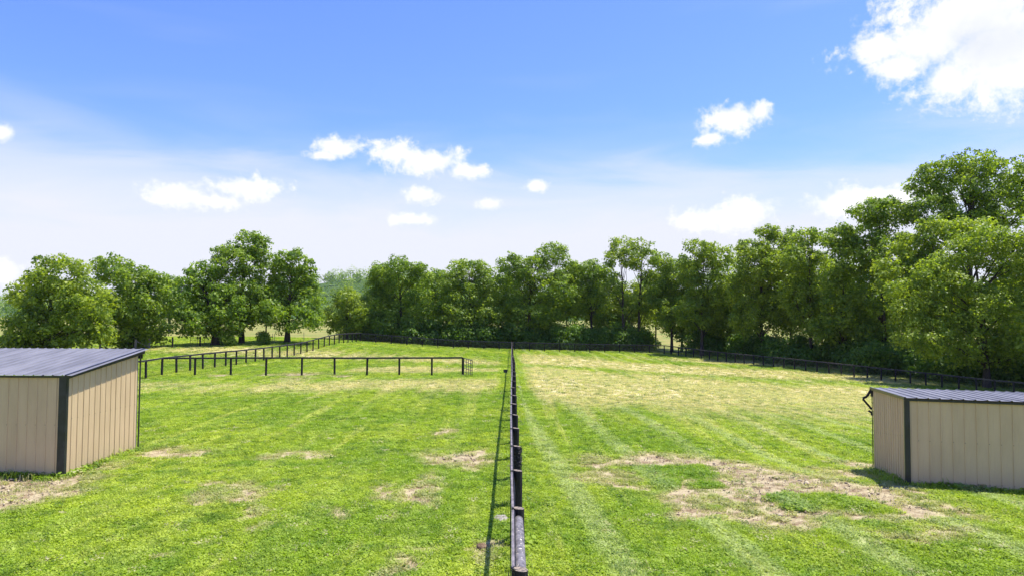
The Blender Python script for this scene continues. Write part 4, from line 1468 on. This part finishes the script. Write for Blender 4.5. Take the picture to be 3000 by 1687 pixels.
rg2 = random.Random(21)
SR = ['second-row tree just left of and behind the feathery topped tree',
      'second-row tree between the feathery topped and the wispy tipped tree',
      'second-row tree behind the right half of the wispy tipped tree',
      'second-row tree right behind the slightly lower tree on the right boundary',
      'second-row tree left behind the second tallest right tree',
      'second-row tree between the second tallest tree and the giant',
      'second-row tree low behind the trunk of the giant tree',
      'second-row tree behind the fine leaved nearest tree at the right edge']
SB = ['second-row tree between the rounded dark tree and the one with low light boughs',
      'second-row tree left behind the knobbly topped tree',
      'second-row tree right behind the knobbly topped tree',
      'low second-row tree right behind the small bright tree at the left corner',
      'second-row tree between the medium green tree and the open pair',
      'second-row tree just right behind the tall open pair']
for i, (x, y, Y) in enumerate([(1715, 700, 112), (1840, 700, 106), (1990, 690, 100), (2085, 700, 96), (2170, 700, 93), (2290, 700, 89), (2380, 690, 88), (2560, 680, 82)]):
    tree(SR[i], Y, x, [(x, y, 48, 44), (x - 30, y + 62, 50, 44), (x + 35, y + 70, 46, 44), (x, y + 118, 60, 36)], .2, rg2.uniform(.3, .6), seed=40 + i, group='second row of trees on the right')
for i, (x, y, Y) in enumerate([(1100, 722, 119), (1255, 718, 119), (1425, 718, 119), (925, 785, 117), (1530, 740, 120), (1650, 722, 119)]):
    tree(SB[i], Y, x, [(x, y, 44, 38), (x - 28, y + 40, 42, 34), (x + 30, y + 42, 40, 32), (x, y + 66, 50, 24)], .16, rg2.uniform(.3, .6), seed=60 + i, group='second row of trees at the back')

# undergrowth along the boundary (nobody could count it)
ug = []
rg = random.Random(5)


def along(p, q, n, offs, h0, h1):
    for i in range(n):
        s = rg.random()
        x = p[0] + (q[0] - p[0]) * s
        y = p[1] + (q[1] - p[1]) * s
        d = Vector((q[0] - p[0], q[1] - p[1])).normalized()
        o_ = rg.uniform(*offs)
        x += -d.y * o_
        y += d.x * o_
        r_ = rg.uniform(h0, h1)
        ug.append((x, y, tz(x, y) + r_ * rg.uniform(.2, 1.1), r_ * rg.uniform(.7, 1.5), r_ * 1.0, r_ * rg.uniform(.6, 1.2)))


along((pb.x - 2, pb.y + 1), (pr.x, pr.y), 130, (5.0, 12), .7, 2.8)
along((pr.x, pr.y), ptsD[-1], 160, (6.0, 15.0), .7, 2.6)
uo = obj('undergrowth', leaf_mesh('undergrowth', ug, 77, .34, .75, .15, 1.5, 0.0, .92, .2), m_leaf)  # low leaf tint puts the shade beneath the trees into the colour
tag(uo, 'dark tangled undergrowth under the trees along the back and right fences', 'undergrowth', kind='stuff')

# ------------------------------------------------------------------ distant woods
wl = []
rg = random.Random(9)
for i in range(1500):
    x = rg.uniform(-620, 620)
    y = rg.uniform(560, 900)
    zg_ = tz(x, y)
    if zg_ < 4: continue
    r_ = rg.uniform(4.5, 8)
    wl.append((x, y, zg_ + r_ * 1.0, r_, r_, r_ * 1.05))
for i in range(230):
    x = rg.uniform(-460, 460)
    y = 430 + rg.uniform(-12, 30) + .05 * abs(x)
    r_ = rg.uniform(4.0, 7)
    wl.append((x, y, tz(x, y) + r_ * .9, r_, r_, r_ * rg.uniform(.9, 1.3)))


def wood_mesh(name, lobes, seed):
    r = np.random.default_rng(seed)
    lb = np.array(lobes)
    n_each = 110
    idx_ = np.repeat(np.arange(len(lb)), n_each)
    n = len(idx_)
    u = r.normal(size=(n, 3))
    u /= np.linalg.norm(u, axis=1)[:, None]
    u[:, 1] = -np.abs(u[:, 1]) * .8 + .1
    bump = 1 + .22 * np.sin(u[:, 0] * 6 + idx_) * np.sin(u[:, 2] * 7 + idx_ * 1.7)
    pos = lb[idx_, :3] + u * (lb[idx_, 3:] * (r.uniform(.8, 1.05, n) * bump)[:, None])
    nrm = u * .8 + np.array([0, 0, .5]) + r.normal(0, .3, (n, 3))
    nrm /= np.linalg.norm(nrm, axis=1)[:, None]
    t = np.cross(nrm, r.normal(size=(n, 3)))
    t /= np.linalg.norm(t, axis=1)[:, None]
    s_ = np.cross(nrm, t)
    L = r.uniform(.9, 1.9, n)
    V = np.stack([pos - t * (L * .6)[:, None], pos - s_ * (L * .4)[:, None], pos + t * (L * .6)[:, None], pos + s_ * (L * .4)[:, None]], 1).reshape(-1, 3)
    me = np_mesh(name, V, np.arange(4 * n).reshape(n, 4))
    tt = r.uniform(.35, .8, len(lb))[idx_] + r.normal(0, .12, n)
    at = me.attributes.new('tint', 'FLOAT', 'POINT')
    at.data.foreach_set('value', np.repeat(np.clip(tt, 0, 1), 4).astype(np.float32))
    at = me.attributes.new('hue', 'FLOAT', 'POINT')
    at.data.foreach_set('value', np.repeat(r.uniform(0, .6, len(lb))[idx_], 4).astype(np.float32))
    return me


wo = obj('woodland', wood_mesh('woodland', wl, 5), m_leaf)
tag(wo, 'distant wooded hills seen between the near trees', 'woodland', kind='stuff')
print('leaves', LEAFSUM[0], 'tufts', len(sx), 'ground', len(gf))

# ------------------------------------------------------------------ air
air = MB()
air.box(-900, 900, -60, 960, -6, 62)
m_air = bpy.data.materials.new('air')
m_air.use_nodes = True
ant = m_air.node_tree
ant.nodes.remove(ant.nodes['Principled BSDF'])
pv = ant.nodes.new('ShaderNodeVolumePrincipled')
pv.inputs['Color'].default_value = (.80, .90, 1.0, 1)
pv.inputs['Density'].default_value = .00005
ant.links.new(pv.outputs[0], ant.nodes['Material Output'].inputs['Volume'])
HAZE = True
if HAZE:
    hz_o = obj('haze', air.mesh('haze'), m_air)
    hz_o['kind'] = 'stuff'
